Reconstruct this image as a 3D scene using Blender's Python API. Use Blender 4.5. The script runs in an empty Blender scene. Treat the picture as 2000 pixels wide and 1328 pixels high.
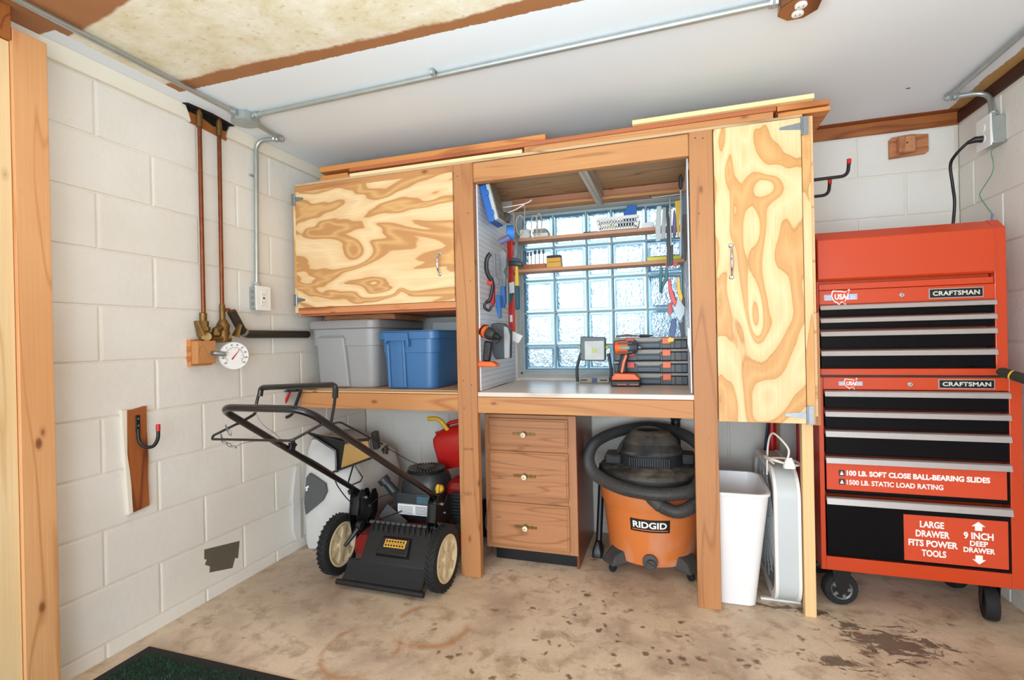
import bpy, bmesh, math, random
from math import sin, cos, pi, radians as R
from mathutils import Vector, Matrix
random.seed(7)
S = bpy.context.scene
C = S.collection

# ------------------------------------------------------------------ camera
YAW, PITCH, ROLL = -0.30932, -0.00159, -0.02078
Rt = Vector((cos(YAW), -sin(YAW), 0))
Fw = Vector((sin(YAW) * cos(PITCH), cos(YAW) * cos(PITCH), sin(PITCH)))
Up = Rt.cross(Fw)
Rr = Rt * cos(ROLL) + Up * sin(ROLL)
Ur = Up * cos(ROLL) - Rt * sin(ROLL)
cam_d = bpy.data.cameras.new('camera')
cam = bpy.data.objects.new('camera', cam_d)
C.objects.link(cam)
mw = Matrix((Rr, Ur, -Fw)).transposed().to_4x4()
mw.translation = (1.9623, -1.2610, 1.1215)
cam.matrix_world = mw
cam_d.sensor_width = 36
cam_d.lens = 974.98 * 36 / 2000
cam_d.clip_start = 0.03
S.camera = cam

# ------------------------------------------------------------------ world, light, exposure
W = bpy.data.worlds.new('world'); S.world = W; W.use_nodes = True
bg = W.node_tree.nodes['Background']
bg.inputs[0].default_value = (0.80, 0.91, 1.0, 1)
bg.inputs[1].default_value = 2.9
S.view_settings.view_transform = 'Standard'
S.view_settings.look = 'None'
S.view_settings.gamma = 1
S.view_settings.use_curve_mapping = False
S.view_settings.exposure = -0.08
S.cycles.diffuse_bounces = 8
S.cycles.max_bounces = 14
S.cycles.transparent_max_bounces = 16
def area(name, loc, rot, sx, sy, power, col):
    l = bpy.data.lights.new(name, 'AREA'); l.shape = 'RECTANGLE'; l.size = sx; l.size_y = sy
    l.energy = power; l.color = col
    o = bpy.data.objects.new(name, l); C.objects.link(o); o.location = loc; o.rotation_euler = rot
    return o
area('open_garage_door_daylight', (1.63, -3.3, 1.1), (R(90), 0, 0), 3.1, 2.0, 76, (0.77, 0.91, 1.0))
area('added_low_fill', (2.0, -2.1, 0.62), (R(90), 0, 0), 1.1, 0.8, 22, (0.76, 0.90, 1.0))  # added low fill behind the camera, brightens the wall under the bench
area('ceiling_tube_light', (1.35, -0.55, 2.10), (0, 0, 0), 1.2, 0.35, 7, (0.86, 0.95, 1.0))
area('added_ceiling_fill', (1.75, -0.95, 1.35), (R(180 - 18), 0, 0), 0.7, 0.7, 26, (0.76, 0.91, 1.0))  # added fill aimed upward to brighten the ceiling, stands for no lamp here

# ------------------------------------------------------------------ mesh builder
class MB:
    def __init__(s, M=None): s.v = []; s.f = []; s.M = M or Matrix()
    def add(s, vs, fs):
        n = len(s.v)
        for p in vs: s.v.append(tuple(s.M @ Vector(p)))
        for f in fs: s.f.append([i + n for i in f])
        return s
    def box(s, x0, x1, y0, y1, z0, z1):
        if x0 > x1: x0, x1 = x1, x0
        if y0 > y1: y0, y1 = y1, y0
        if z0 > z1: z0, z1 = z1, z0
        return s.add([(x, y, z) for z in (z0, z1) for y in (y0, y1) for x in (x0, x1)],
              [(0, 2, 3, 1), (4, 5, 7, 6), (0, 1, 5, 4), (2, 6, 7, 3), (0, 4, 6, 2), (1, 3, 7, 5)])
    def cbox(s, c, d, rot=None):
        o = s.M
        s.M = o @ Matrix.Translation(c) @ (rot.to_4x4() if rot else Matrix())
        s.box(-d[0] / 2, d[0] / 2, -d[1] / 2, d[1] / 2, -d[2] / 2, d[2] / 2)
        s.M = o
        return s
    def ext(s, poly, a, b, plane='xz'):
        """polygon extruded from a to b along the axis missing in plane"""
        n = len(poly)
        def P(p, t):
            if plane == 'xz': return (p[0], t, p[1])
            if plane == 'yz': return (t, p[0], p[1])
            return (p[0], p[1], t)
        ar = sum(poly[i][0] * poly[(i + 1) % n][1] - poly[(i + 1) % n][0] * poly[i][1] for i in range(n))
        flip = (ar > 0) != (plane == 'xz')
        vs = [P(p, a) for p in poly] + [P(p, b) for p in poly]
        lo, hi = list(range(n)), list(range(n, 2 * n))
        if (b > a) == flip: fs = [lo[::-1], hi]
        else: fs = [lo, hi[::-1]]
        up = (b > a) == flip
        for i in range(n):
            j = (i + 1) % n
            fs.append([i, j, n + j, n + i] if up else [i, n + i, n + j, j])
        return s.add(vs, fs)
    def tube(s, pts, r, n=10, closed=False, cap=True, sq=None):
        P = [Vector(p) for p in pts]; m = len(P)
        rr = r if isinstance(r, (list, tuple)) else [r] * m
        T = []
        for i in range(m):
            if closed: t = P[(i + 1) % m] - P[i - 1]
            else: t = P[min(i + 1, m - 1)] - P[max(i - 1, 0)]
            T.append(t.normalized() if t.length > 1e-9 else Vector((0, 0, 1)))
        a = Vector((0, 0, 1)) if abs(T[0].z) < .9 else Vector((1, 0, 0))
        N = (a - T[0] * a.dot(T[0])).normalized()
        vs = []
        for i in range(m):
            N = (N - T[i] * N.dot(T[i])).normalized(); B = T[i].cross(N)
            for k in range(n):
                th = 2 * pi * k / n
                q = rr[i]
                vs.append(P[i] + N * (cos(th) * q) + B * (sin(th) * q * (sq or 1)))
        fs = []
        for i in range(m if closed else m - 1):
            j = (i + 1) % m
            for k in range(n):
                l = (k + 1) % n
                fs.append((i * n + k, i * n + l, j * n + l, j * n + k))
        if cap and not closed:
            fs.append(list(range(n))[::-1]); fs.append([(m - 1) * n + k for k in range(n)])
        return s.add(vs, fs)
    def lathe(s, prof, n=24, c=(0, 0, 0), ax='z', cap=True):
        vs = []
        for (r, h) in prof:
            for k in range(n):
                th = 2 * pi * k / n
                a, b = r * cos(th), r * sin(th)
                if ax == 'z': p = (a, b, h)
                elif ax == 'x': p = (h, a, b)
                else: p = (b, h, a)
                vs.append((p[0] + c[0], p[1] + c[1], p[2] + c[2]))
        fs = []; m = len(prof)
        for i in range(m - 1):
            for k in range(n):
                l = (k + 1) % n
                fs.append((i * n + k, i * n + l, (i + 1) * n + l, (i + 1) * n + k))
        if cap:
            if prof[0][0] > 1e-6: fs.append(list(range(n))[::-1])
            if prof[-1][0] > 1e-6: fs.append([(m - 1) * n + k for k in range(n)])
        return s.add(vs, fs)
    def loft(s, rings, cap=True):
        n = len(rings[0]); vs = [p for r in rings for p in r]; fs = []
        for i in range(len(rings) - 1):
            for k in range(n):
                l = (k + 1) % n
                fs.append((i * n + k, i * n + l, (i + 1) * n + l, (i + 1) * n + k))
        if cap:
            fs.append(list(range(n))[::-1]); fs.append([(len(rings) - 1) * n + k for k in range(n)])
        return s.add(vs, fs)

def bez(pts, n=8):
    """Catmull-Rom through pts"""
    P = [Vector(p) for p in pts]; out = []
    for i in range(len(P) - 1):
        p0, p1, p2, p3 = P[max(i - 1, 0)], P[i], P[i + 1], P[min(i + 2, len(P) - 1)]
        for k in range(n):
            t = k / n
            out.append(0.5 * ((2 * p1) + (p2 - p0) * t + (2 * p0 - 5 * p1 + 4 * p2 - p3) * t * t + (3 * p1 - p0 - 3 * p2 + p3) * t ** 3))
    out.append(P[-1]); return out
def rrect(w, d, r, n=5):
    o = []
    for cx, cy, a in ((w / 2 - r, d / 2 - r, 0), (-w / 2 + r, d / 2 - r, 90), (-w / 2 + r, -d / 2 + r, 180), (w / 2 - r, -d / 2 + r, 270)):
        for k in range(n + 1):
            t = R(a + 90 * k / n); o.append((cx + r * cos(t), cy + r * sin(t)))
    return o
def rnd(pts, rad, n=5):
    """polyline with rounded corners"""
    P = [Vector(p) for p in pts]; out = [P[0]]
    for i in range(1, len(P) - 1):
        a, b, c = P[i - 1], P[i], P[i + 1]
        d1 = (a - b).normalized(); d2 = (c - b).normalized()
        r = min(rad, (a - b).length * .45, (c - b).length * .45)
        s_, e_ = b + d1 * r, b + d2 * r
        for k in range(n + 1):
            t = k / n; out.append(s_ * (1 - t) ** 2 + b * 2 * t * (1 - t) + e_ * t * t)
    out.append(P[-1]); return out

def mesh(name, mb, mt, smooth=35, org=(0, 0, 0)):
    me = bpy.data.meshes.new(name)
    ox, oy, oz = org
    me.from_pydata([(x - ox, y - oy, z - oz) for x, y, z in mb.v], [], mb.f)
    bm = bmesh.new(); bm.from_mesh(me); bmesh.ops.recalc_face_normals(bm, faces=bm.faces); bm.to_mesh(me); bm.free()
    if smooth:
        for p in me.polygons: p.use_smooth = True
        me.set_sharp_from_angle(angle=R(smooth))
    if mt: me.materials.append(mt)
    return me
def bev(o, w, seg=2):
    m = o.modifiers.new('bevel', 'BEVEL'); m.width = w; m.segments = seg; m.limit_method = 'ANGLE'; m.angle_limit = R(40)
    return o
def tag(o, label=None, cat=None, group=None, kind=None):
    if label: o['label'] = label
    if cat: o['category'] = cat
    if group: o['group'] = group
    if kind: o['kind'] = kind
    return o
def thing(name, loc, label, cat, group=None):
    o = bpy.data.objects.new(name, None); C.objects.link(o); o.location = loc; o.empty_display_size = .05
    return tag(o, label, cat, group)
def wloc(o):
    l = Vector(o.location)
    while o.parent: o = o.parent; l = l + o.location
    return l
def part(name, mb, mt, root, smooth=35, b=0, label=None, kind=None):
    o = bpy.data.objects.new(name, mesh(name, mb, mt, smooth, wloc(root))); C.objects.link(o); o.parent = root
    if b: bev(o, b)
    if label: o['label'] = label
    if kind: o['kind'] = kind
    return o
def solo(name, mb, mt, label, cat, group=None, smooth=35, b=0, kind=None):
    xs = [v[0] for v in mb.v]; ys = [v[1] for v in mb.v]; zs = [v[2] for v in mb.v]
    c = ((min(xs) + max(xs)) / 2, (min(ys) + max(ys)) / 2, min(zs))
    o = bpy.data.objects.new(name, mesh(name, mb, mt, smooth, c)); C.objects.link(o); o.location = c
    if b: bev(o, b)
    return tag(o, label, cat, group, kind)
def struct(name, mb, mt, smooth=0, parent=None, b=0):
    o = bpy.data.objects.new(name, mesh(name, mb, mt, smooth, wloc(parent) if parent else (0, 0, 0))); C.objects.link(o)
    o['kind'] = 'structure'
    if parent: o.parent = parent
    if b: bev(o, b)
    return o
def copy_tree(o, parent=None):
    c = o.copy(); C.objects.link(c); c.parent = parent
    for ch in o.children: copy_tree(ch, c)
    return c
def text(name, txt, root, mt, o0, ux, uz, w, h, bold=0.0, ext=0.0006, spacing=1.0, line=0.9):
    """lettering fitted in a w x h box, lower-left corner o0, axes ux (right), uz (up)"""
    cu = bpy.data.curves.new(name, 'FONT'); cu.body = txt; cu.align_x = 'CENTER'; cu.size = 1; cu.extrude = 0; cu.offset = bold; cu.resolution_u = 3
    cu.space_character = spacing; cu.space_line = line
    t = bpy.data.objects.new(name, cu); C.objects.link(t)
    dg = bpy.context.evaluated_depsgraph_get(); me = bpy.data.meshes.new_from_object(t.evaluated_get(dg))
    bpy.data.objects.remove(t); bpy.data.curves.remove(cu)
    xs = [v.co.x for v in me.vertices]; ys = [v.co.y for v in me.vertices]
    x0, x1, y0, y1 = min(xs), max(xs), min(ys), max(ys)
    ux, uz = Vector(ux).normalized(), Vector(uz).normalized(); nn = ux.cross(uz)
    L = wloc(root); o0 = Vector(o0)
    for v in me.vertices:
        v.co = o0 + ux * ((v.co.x - x0) / (x1 - x0) * w) + uz * ((v.co.y - y0) / (y1 - y0) * h) + nn * ext - L
    me.materials.append(mt)
    o = bpy.data.objects.new(name, me); C.objects.link(o); o.parent = root
    return o

# ------------------------------------------------------------------ materials
def lin(h):
    if isinstance(h, str):
        c = [int(h[i:i + 2], 16) / 255 for i in (0, 2, 4)]
        return tuple((x / 12.92 if x <= .04045 else ((x + .055) / 1.055) ** 2.4) for x in c) + (1,)
    return tuple(h) + (1,)
class NT:
    def __init__(s, name):
        s.m = bpy.data.materials.new(name); s.m.use_nodes = True; s.t = s.m.node_tree; s.n = s.t.nodes
        s.b = s.n['Principled BSDF']; s.out = s.n['Material Output']
    def N(s, typ, **kw):
        n = s.n.new(typ)
        for k, v in kw.items(): setattr(n, k, v)
        return n
    def L(s, a, b): s.t.links.new(a, b)
    def coord(s, kind='Object'):
        return s.N('ShaderNodeTexCoord').outputs[kind]
    def mapping(s, src, scale=(1, 1, 1), loc=(0, 0, 0), rot=(0, 0, 0)):
        m = s.N('ShaderNodeMapping'); s.L(src, m.inputs[0]); m.inputs['Scale'].default_value = scale
        m.inputs['Location'].default_value = loc; m.inputs['Rotation'].default_value = rot
        return m.outputs[0]
    def noise(s, src, scale=5, detail=3, rough=.5, dist=0):
        n = s.N('ShaderNodeTexNoise'); s.L(src, n.inputs['Vector']) if src else None
        n.inputs['Scale'].default_value = scale; n.inputs['Detail'].default_value = detail
        n.inputs['Roughness'].default_value = rough; n.inputs['Distortion'].default_value = dist
        return n.outputs['Fac']
    def math(s, op, a, b=None, c=None, clamp=False):
        n = s.N('ShaderNodeMath', operation=op); n.use_clamp = clamp
        for i, v in enumerate((a, b, c)):
            if v is None: continue
            if isinstance(v, (int, float)): n.inputs[i].default_value = v
            else: s.L(v, n.inputs[i])
        return n.outputs[0]
    def ramp(s, fac, stops, interp='LINEAR'):
        n = s.N('ShaderNodeValToRGB'); s.L(fac, n.inputs[0]); cr = n.color_ramp; cr.interpolation = interp
        while len(cr.elements) < len(stops): cr.elements.new(.5)
        for e, (p, c) in zip(cr.elements, stops): e.position = p; e.color = lin(c) if not isinstance(c, float) else (c, c, c, 1)
        return n.outputs[0]
    def mix(s, fac, a, b, mode='MIX'):
        n = s.N('ShaderNodeMix', data_type='RGBA', blend_type=mode)
        for i, v in ((0, fac), (6, a), (7, b)):
            if isinstance(v, (int, float)): n.inputs[i].default_value = v
            elif isinstance(v, (str, tuple)): n.inputs[i].default_value = lin(v) if isinstance(v, str) else v
            else: s.L(v, n.inputs[i])
        return n.outputs[2]
    def bump(s, h, strength=.3, dist=.002):
        n = s.N('ShaderNodeBump'); s.L(h, n.inputs['Height']); n.inputs['Strength'].default_value = strength; n.inputs['Distance'].default_value = dist
        s.L(n.outputs[0], s.b.inputs['Normal'])
    def col(s, c):
        if isinstance(c, str): s.b.inputs['Base Color'].default_value = lin(c)
        else: s.L(c, s.b.inputs['Base Color'])
    def rough(s, r):
        if isinstance(r, (int, float)): s.b.inputs['Roughness'].default_value = r
        else: s.L(r, s.b.inputs['Roughness'])
def pm(name, c, rough=.5, metal=0, var=.06, scale=30, bump=.05, coat=0, c2=None, emit=0):
    """plain material with slight procedural mottling"""
    t = NT(name); co = t.coord(); n = t.noise(co, scale, 3)
    a = lin(c)
    lo = tuple(max(0, x * (1 - var * 2)) for x in a[:3]) + (1,); hi = tuple(min(1, x * (1 + var)) for x in a[:3]) + (1,)
    if c2: lo = lin(c2)
    t.col(t.mix(n, lo, hi)); t.rough(rough); t.b.inputs['Metallic'].default_value = metal
    if coat: t.b.inputs['Coat Weight'].default_value = coat
    if bump: t.bump(n, bump, .001)
    return t.m
def wood(name, light, dark, axis='x', rings=7, grain=1.0, knots=True, rough=.55, c3=None, seed=0):
    t = NT(name); co = t.coord()
    oi = t.N('ShaderNodeObjectInfo'); off = t.N('ShaderNodeVectorMath', operation='ADD')
    sc = t.N('ShaderNodeVectorMath', operation='SCALE'); sc.inputs[0].default_value = (7.3, 5.1, 9.7)
    t.L(oi.outputs['Random'], sc.inputs['Scale']); t.L(co, off.inputs[0]); t.L(sc.outputs[0], off.inputs[1])
    co = off.outputs[0]
    k = {'x': (.09, 1, 1), 'y': (1, .09, 1), 'z': (1, 1, .09)}[axis]
    v = t.mapping(co, tuple(x * 1.0 for x in k), (seed, seed * 1.7, 0))
    n = t.noise(v, 7, 2, .45, .5)
    r = t.math('PINGPONG', t.math('MULTIPLY', n, rings * 2.2), 1)
    fine = t.noise(t.mapping(co, tuple((x if x == 1 else .012) for x in k)), 230, 2, .6)
    c = t.ramp(r, [(0, dark), (.22, light), (1, light)])
    c = t.mix(t.math('MULTIPLY', t.math('SUBTRACT', fine, .35, clamp=True), .9 * grain), c, dark)
    if c3:
        big = t.noise(co, 2.2, 2); c = t.mix(t.ramp(big, [(.4, 0.0), (.62, 1.0)]), c, c3, 'MIX') if False else t.mix(t.math('MULTIPLY', t.ramp(big, [(.42, (0, 0, 0)), (.62, (1, 1, 1))]), .5), c, c3)
    if knots:
        vo = t.N('ShaderNodeTexVoronoi'); kk = {'x': (4.5, 9, 9), 'y': (9, 4.5, 9), 'z': (9, 9, 4.5)}[axis]
        t.L(t.mapping(co, kk), vo.inputs['Vector']); vo.inputs['Scale'].default_value = 1.0
        kd = t.math('MULTIPLY', vo.outputs['Distance'], 1)
        km = t.ramp(kd, [(.035, (1, 1, 1)), (.07, (.75, .75, .75)), (.085, (.25, .25, .25)), (.14, (0, 0, 0))])
        c = t.mix(km, c, '86502b')
    t.col(c); t.rough(rough); t.bump(fine, .12, .0008)
    return t.m
def plywood(name, axis, light='e8c08a', dark='d09a5c', bands=5.0, seed=0, knots=()):
    """rotary cut fir plywood: flat flame patches with crisp edges; knots pull the bands around them"""
    t = NT(name); co = t.coord()
    k = {'x': (.38, 1, 1.25), 'z': (1.25, 1, .36)}[axis]
    v = t.mapping(co, k, (seed, seed * .7, seed * 1.3))
    n = t.noise(v, 2.6, 3.0, .5, .55)
    f = t.math('MULTIPLY', n, bands)
    for (x, z, rx, rz, amp) in knots:
        sx = t.N('ShaderNodeSeparateXYZ'); t.L(co, sx.inputs[0])
        dx = t.math('DIVIDE', t.math('SUBTRACT', sx.outputs[0], x), rx); dz = t.math('DIVIDE', t.math('SUBTRACT', sx.outputs[2], z), rz)
        r2 = t.math('ADD', t.math('MULTIPLY', dx, dx), t.math('MULTIPLY', dz, dz))
        f = t.math('ADD', f, t.math('DIVIDE', amp, t.math('ADD', 1.0, t.math('MULTIPLY', r2, 3.0))))
    r = t.math('PINGPONG', f, .5)
    fine = t.noise(t.mapping(co, {'x': (.03, 1, 1), 'z': (1, 1, .03)}[axis]), 150, 3, .6)
    r2 = t.math('ADD', r, t.math('MULTIPLY', t.math('SUBTRACT', fine, .5), .05))
    c = t.ramp(r2, [(0, 'd8a96d'), (.12, dark), (.175, dark), (.20, 'be8a50'), (.225, light), (.5, 'edcfa0')])
    c = t.mix(t.math('MULTIPLY', t.math('SUBTRACT', fine, .45, clamp=True), .8), c, 'b98048')
    t.col(c); t.rough(.5); t.bump(fine, .08, .0006)
    return t.m

def blockpaint(name, c='e3ddd0', c2='d6cfc0'):
    t = NT(name); co = t.coord('Object'); g = t.N('ShaderNodeNewGeometry')
    big = t.noise(g.outputs['Position'], 2.2, 3); fine = t.noise(g.outputs['Position'], 130, 4, .7); mid = t.noise(g.outputs['Position'], 35, 3)
    t.col(t.mix(t.ramp(big, [(.35, (0, 0, 0)), (.65, (1, 1, 1))]), c, c2)); t.rough(.75)
    t.bump(t.math('ADD', fine, t.math('MULTIPLY', mid, 1.2)), .5, .0022)
    return t.m
M = {}
M['block'] = blockpaint('painted_block', 'e6e4de', 'dedad2'); M['mortar'] = blockpaint('painted_mortar', 'e6e1d6', 'dbd4c6')
M['black'] = pm('black_plastic', '17181b', .42, var=.15)
M['blackgloss'] = pm('black_gloss_metal', '0c0d10', .18, .0, var=.1, coat=.6, bump=0)
M['rubber'] = pm('black_rubber', '1c1c1d', .8, var=.2, bump=.3, scale=80)
M['dustyblack'] = pm('dusty_black_plastic', '22262c', .6, var=.2, c2='5a5650', scale=9)
M['steel'] = pm('zinc_steel', '9aa1a6', .36, .8, var=.08, scale=60)
M['galv'] = pm('galvanised_conduit', 'b4bab8', .38, .75, var=.1, scale=20)
M['chrome'] = pm('chrome', 'd9dcdf', .12, 1, bump=0)
M['white'] = pm('white_plastic', 'ecebe8', .4, var=.03)
M['whitebin'] = pm('white_bin_plastic', 'eeeef0', .35, var=.03, scale=6)
M['red'] = pm('red_plastic', 'c41f1c', .35, var=.08)
M['orange'] = pm('orange_plastic', 'e8682a', .4, var=.08)
M['yellow'] = pm('yellow_plastic', 'e3b52a', .4, var=.08)
M['blue'] = pm('blue_plastic', '2466b8', .35, var=.08)
M['brass'] = pm('aged_brass', '8a6a3c', .45, .8, var=.25, scale=45, bump=.2)
M['copper'] = pm('aged_copper', '8c4f33', .38, .8, var=.25, scale=22, bump=.1)
M['gun'] = pm('dark_steel', '55585c', .35, .8, var=.1)
M['tape'] = pm('grey_duct_tape', '625d50', .5, var=.08, scale=14)

# ------------------------------------------------------------------ room shell
U = 0.2032; Z0 = 0.055; YB = 1.6256; XW = 3.2676; CZ = 2.15; YF = -3.4
def floor_mat():
    t = NT('stained_concrete'); co = t.coord()
    a = t.noise(co, 2.3, 5, .6, .4); b = t.noise(co, 11, 5, .65, .3); f = t.noise(co, 90, 4, .7)
    c = t.ramp(a, [(.28, 'a8937e'), (.40, 'c4b09b'), (.50, 'dac8b0'), (.60, 'e2d1ba'), (.74, 'bfa990')])
    c = t.mix(t.ramp(b, [(.5, (0, 0, 0)), (.66, (.8, .8, .8))]), c, 'a48e78')
    c = t.mix(t.ramp(t.noise(co, 5.2, 4, .7, .8), [(.6, (0, 0, 0)), (.68, (.5, .5, .5))]), c, 'd9cdbd')
    c = t.mix(t.ramp(t.noise(co, 1.1, 3, .6), [(.45, (0, 0, 0)), (.7, (.55, .55, .55))]), c, 'b8a078')
    s = t.N('ShaderNodeSeparateXYZ'); t.L(co, s.inputs[0]); X, Y = s.outputs[0], s.outputs[1]
    def blob(x, y, rx, ry):
        dx = t.math('DIVIDE', t.math('SUBTRACT', X, x), rx); dy = t.math('DIVIDE', t.math('SUBTRACT', Y, y), ry)
        return t.math('SUBTRACT', 1, t.math('SQRT', t.math('ADD', t.math('MULTIPLY', dx, dx), t.math('MULTIPLY', dy, dy))), clamp=True)
    # oil stain cluster in front of the tool chest
    m = t.math('MAXIMUM', t.math('MAXIMUM', blob(2.70, .86, .42, .24), blob(2.50, .68, .26, .10)), blob(2.43, 1.02, .34, .06))
    st = t.math('ADD', m, t.math('MULTIPLY', t.math('SUBTRACT', t.noise(t.mapping(co, (1, 1.8, 1)), 11, 5, .7, .6), .5), 2.4))
    c = t.mix(t.ramp(st, [(.62, (0, 0, 0)), (.76, (.8, .8, .8))]), c, '4f3f33')
    # scattered spots
    vo = t.N('ShaderNodeTexVoronoi'); vn = t.N('ShaderNodeTexNoise'); t.L(co, vn.inputs['Vector']); vn.inputs['Scale'].default_value = 30
    va = t.N('ShaderNodeVectorMath', operation='MULTIPLY_ADD'); t.L(vn.outputs['Color'], va.inputs[0]); va.inputs[1].default_value = (.05, .05, 0); t.L(co, va.inputs[2]); t.L(t.mapping(va.outputs[0], (1, 1.15, 1)), vo.inputs['Vector']); vo.inputs['Scale'].default_value = 17
    sp = t.ramp(vo.outputs['Distance'], [(.14, (1, 1, 1)), (.26, (0, 0, 0))])
    sel = t.ramp(t.math('ADD', t.noise(co, 6, 2), t.math('MULTIPLY', blob(1.75, .55, .95, .5), .35)), [(.57, (0, 0, 0)), (.66, (.85, .85, .85))])
    c = t.mix(t.math('MULTIPLY', sp, sel), c, '66503a')
    vr = t.N('ShaderNodeTexVoronoi'); t.L(t.mapping(co, (1, 1, 1), (3, 4, 0)), vr.inputs['Vector']); vr.inputs['Scale'].default_value = 6
    c = t.mix(t.ramp(vr.outputs['Distance'], [(.055, (.6, .6, .6)), (.09, (0, 0, 0))]), c, 'a96f48')
    # rust rings
    def ring(x, y, r, rx=1.0):
        dx = t.math('DIVIDE', t.math('SUBTRACT', X, x), rx); dy = t.math('SUBTRACT', Y, y)
        d = t.math('SQRT', t.math('ADD', t.math('MULTIPLY', dx, dx), t.math('MULTIPLY', dy, dy)))
        d = t.math('ADD', d, t.math('MULTIPLY', t.math('SUBTRACT', t.noise(co, 4, 2), .5), .07))
        return t.math('SUBTRACT', 1, t.math('DIVIDE', t.math('ABSOLUTE', t.math('SUBTRACT', d, r)), .022), clamp=True)
    rg = t.math('MAXIMUM', ring(1.03, .50, .13, 1.15), ring(.86, .30, .16, .8))
    c = t.mix(t.math('MULTIPLY', rg, t.ramp(t.noise(co, 5, 3), [(.42, (0, 0, 0)), (.55, (.7, .7, .7))])), c, 'b57a46')
    # greyer, darker area by the left wall
    c = t.mix(t.math('MULTIPLY', blob(.25, .75, .75, .6), .55), c, '8f7f72')
    c = t.mix(t.math('MULTIPLY', t.math('SUBTRACT', f, .45, clamp=True), .7), c, '8a7360')
    t.col(c); t.rough(t.math('ADD', .38, t.math('MULTIPLY', b, .35))); t.bump(t.math('ADD', f, b), .25, .0015)
    return t.m
M['floor'] = floor_mat()
def ceil_mat():
    t = NT('painted_ceiling_board'); co = t.coord(); s = t.N('ShaderNodeSeparateXYZ'); t.L(co, s.inputs[0]); X, Y = s.outputs[0], s.outputs[1]
    n = t.math('MULTIPLY', t.math('SUBTRACT', t.noise(t.mapping(co, (.7, 1.5, 1)), 3.5, 4, .6), .5), .22)
    fx = t.math('MULTIPLY', t.math('SUBTRACT', t.noise(co, 60, 2), .5), .012)
    y1 = t.math('ADD', Y, fx); y2 = t.math('ADD', t.math('ADD', Y, fx), n)
    def step(v, e, w=.004): 
        return t.math('MULTIPLY', t.math('SUBTRACT', v, e), 1 / w, clamp=True)
    white = t.mix(t.noise(co, 1.6, 2), 'e9f0f4', 'e0e7ee')
    pl = t.mix(t.ramp(t.noise(t.mapping(co, (1, 1.4, 1)), 5, 6, .72, .3), [(.38, (0, 0, 0)), (.62, (1, 1, 1))]), 'ece6d6', 'd9cdaa')
    pl = t.mix(t.ramp(t.noise(co, 38, 5, .7), [(.58, (0, 0, 0)), (.66, (.45, .45, .45))]), pl, 'b59c68')
    brown = t.mix(t.noise(co, 9, 4), 'a97347', '95603a')
    xn = t.math('ADD', X, t.math('MULTIPLY', n, .6))
    # bare brown patch, plaster, faded edge, brown band, white paint
    edge = t.math('ADD', -.15, t.math('MULTIPLY', t.math('SUBTRACT', X, .15), -.05))
    c = t.mix(step(t.math('ADD', t.math('ADD', Y, t.math('MULTIPLY', n, .35)), t.math('MULTIPLY', X, .12)), -.13, .01), brown, pl)
    c = t.mix(t.math('MULTIPLY', step(y2, .165, .05), .45), c, 'c9a078')
    c = t.mix(step(t.math('ADD', y2, t.math('MULTIPLY', n, -.6)), .195, .012), c, brown)
    c = t.mix(step(y1, .262, .003), c, white)
    st = step(t.math('ADD', X, fx), .085, .003)
    c = t.mix(t.math('MULTIPLY', st, 1.0), t.mix(step(y1, -.17), brown, white), c)
    # bare strip by the right wall
    ri = t.math('MULTIPLY', step(t.math('ADD', X, t.math('MULTIPLY', n, .25)), 3.205, .004), step(t.math('MULTIPLY', Y, -1), -1.60, .01))
    c = t.mix(ri, c, t.mix(t.noise(co, 8, 3), 'a8773a', 'c9a468'))
    c = t.mix(step(t.math('ADD', Y, t.math('MULTIPLY', n, .1)), 1.575, .004), c, t.mix(t.noise(co, 8, 3), '8b4b22', 'a55f30'))
    t.col(c); t.rough(.7); t.bump(t.noise(co, 45, 4), .12, .001)
    return t.m
M['ceil'] = ceil_mat()

fl = MB(); fl.box(-.3, XW + .3, YF, YB + .22, -.12, 0); struct('floor', fl, M['floor'])
ce = MB(); ce.box(.0, XW, YF, YB, CZ, CZ + .1); struct('ceiling', ce, M['ceil'])
driveway = MB(); driveway.box(-6, 9, -16, YF, -.14, -.02); struct('trim_8', driveway, pm('driveway_concrete', 'bdb8ae', .8, scale=4))
lawn = MB(); lawn.box(-8, 11, YB + .23, 20, -.2, -.05); struct('trim_9', lawn, pm('pale_gravel_outside', 'b9bab0', .9, scale=3))
nb = MB(); nb.box(1.75, 7.5, 5.2, 9, -.1, 2.15); nb.ext([(1.6, 2.15), (4.6, 3.1), (7.6, 2.15)], 5.0, 9.2); struct('wall_outside', nb, pm('blue_grey_siding', '6f8291', .8, scale=3))
nb = MB(); nb.box(-3, 1.7, 6.5, 6.6, -.1, 1.0); struct('trim_10', nb, pm('pale_fence_outside', 'a9aeb0', .8, scale=3))

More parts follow.
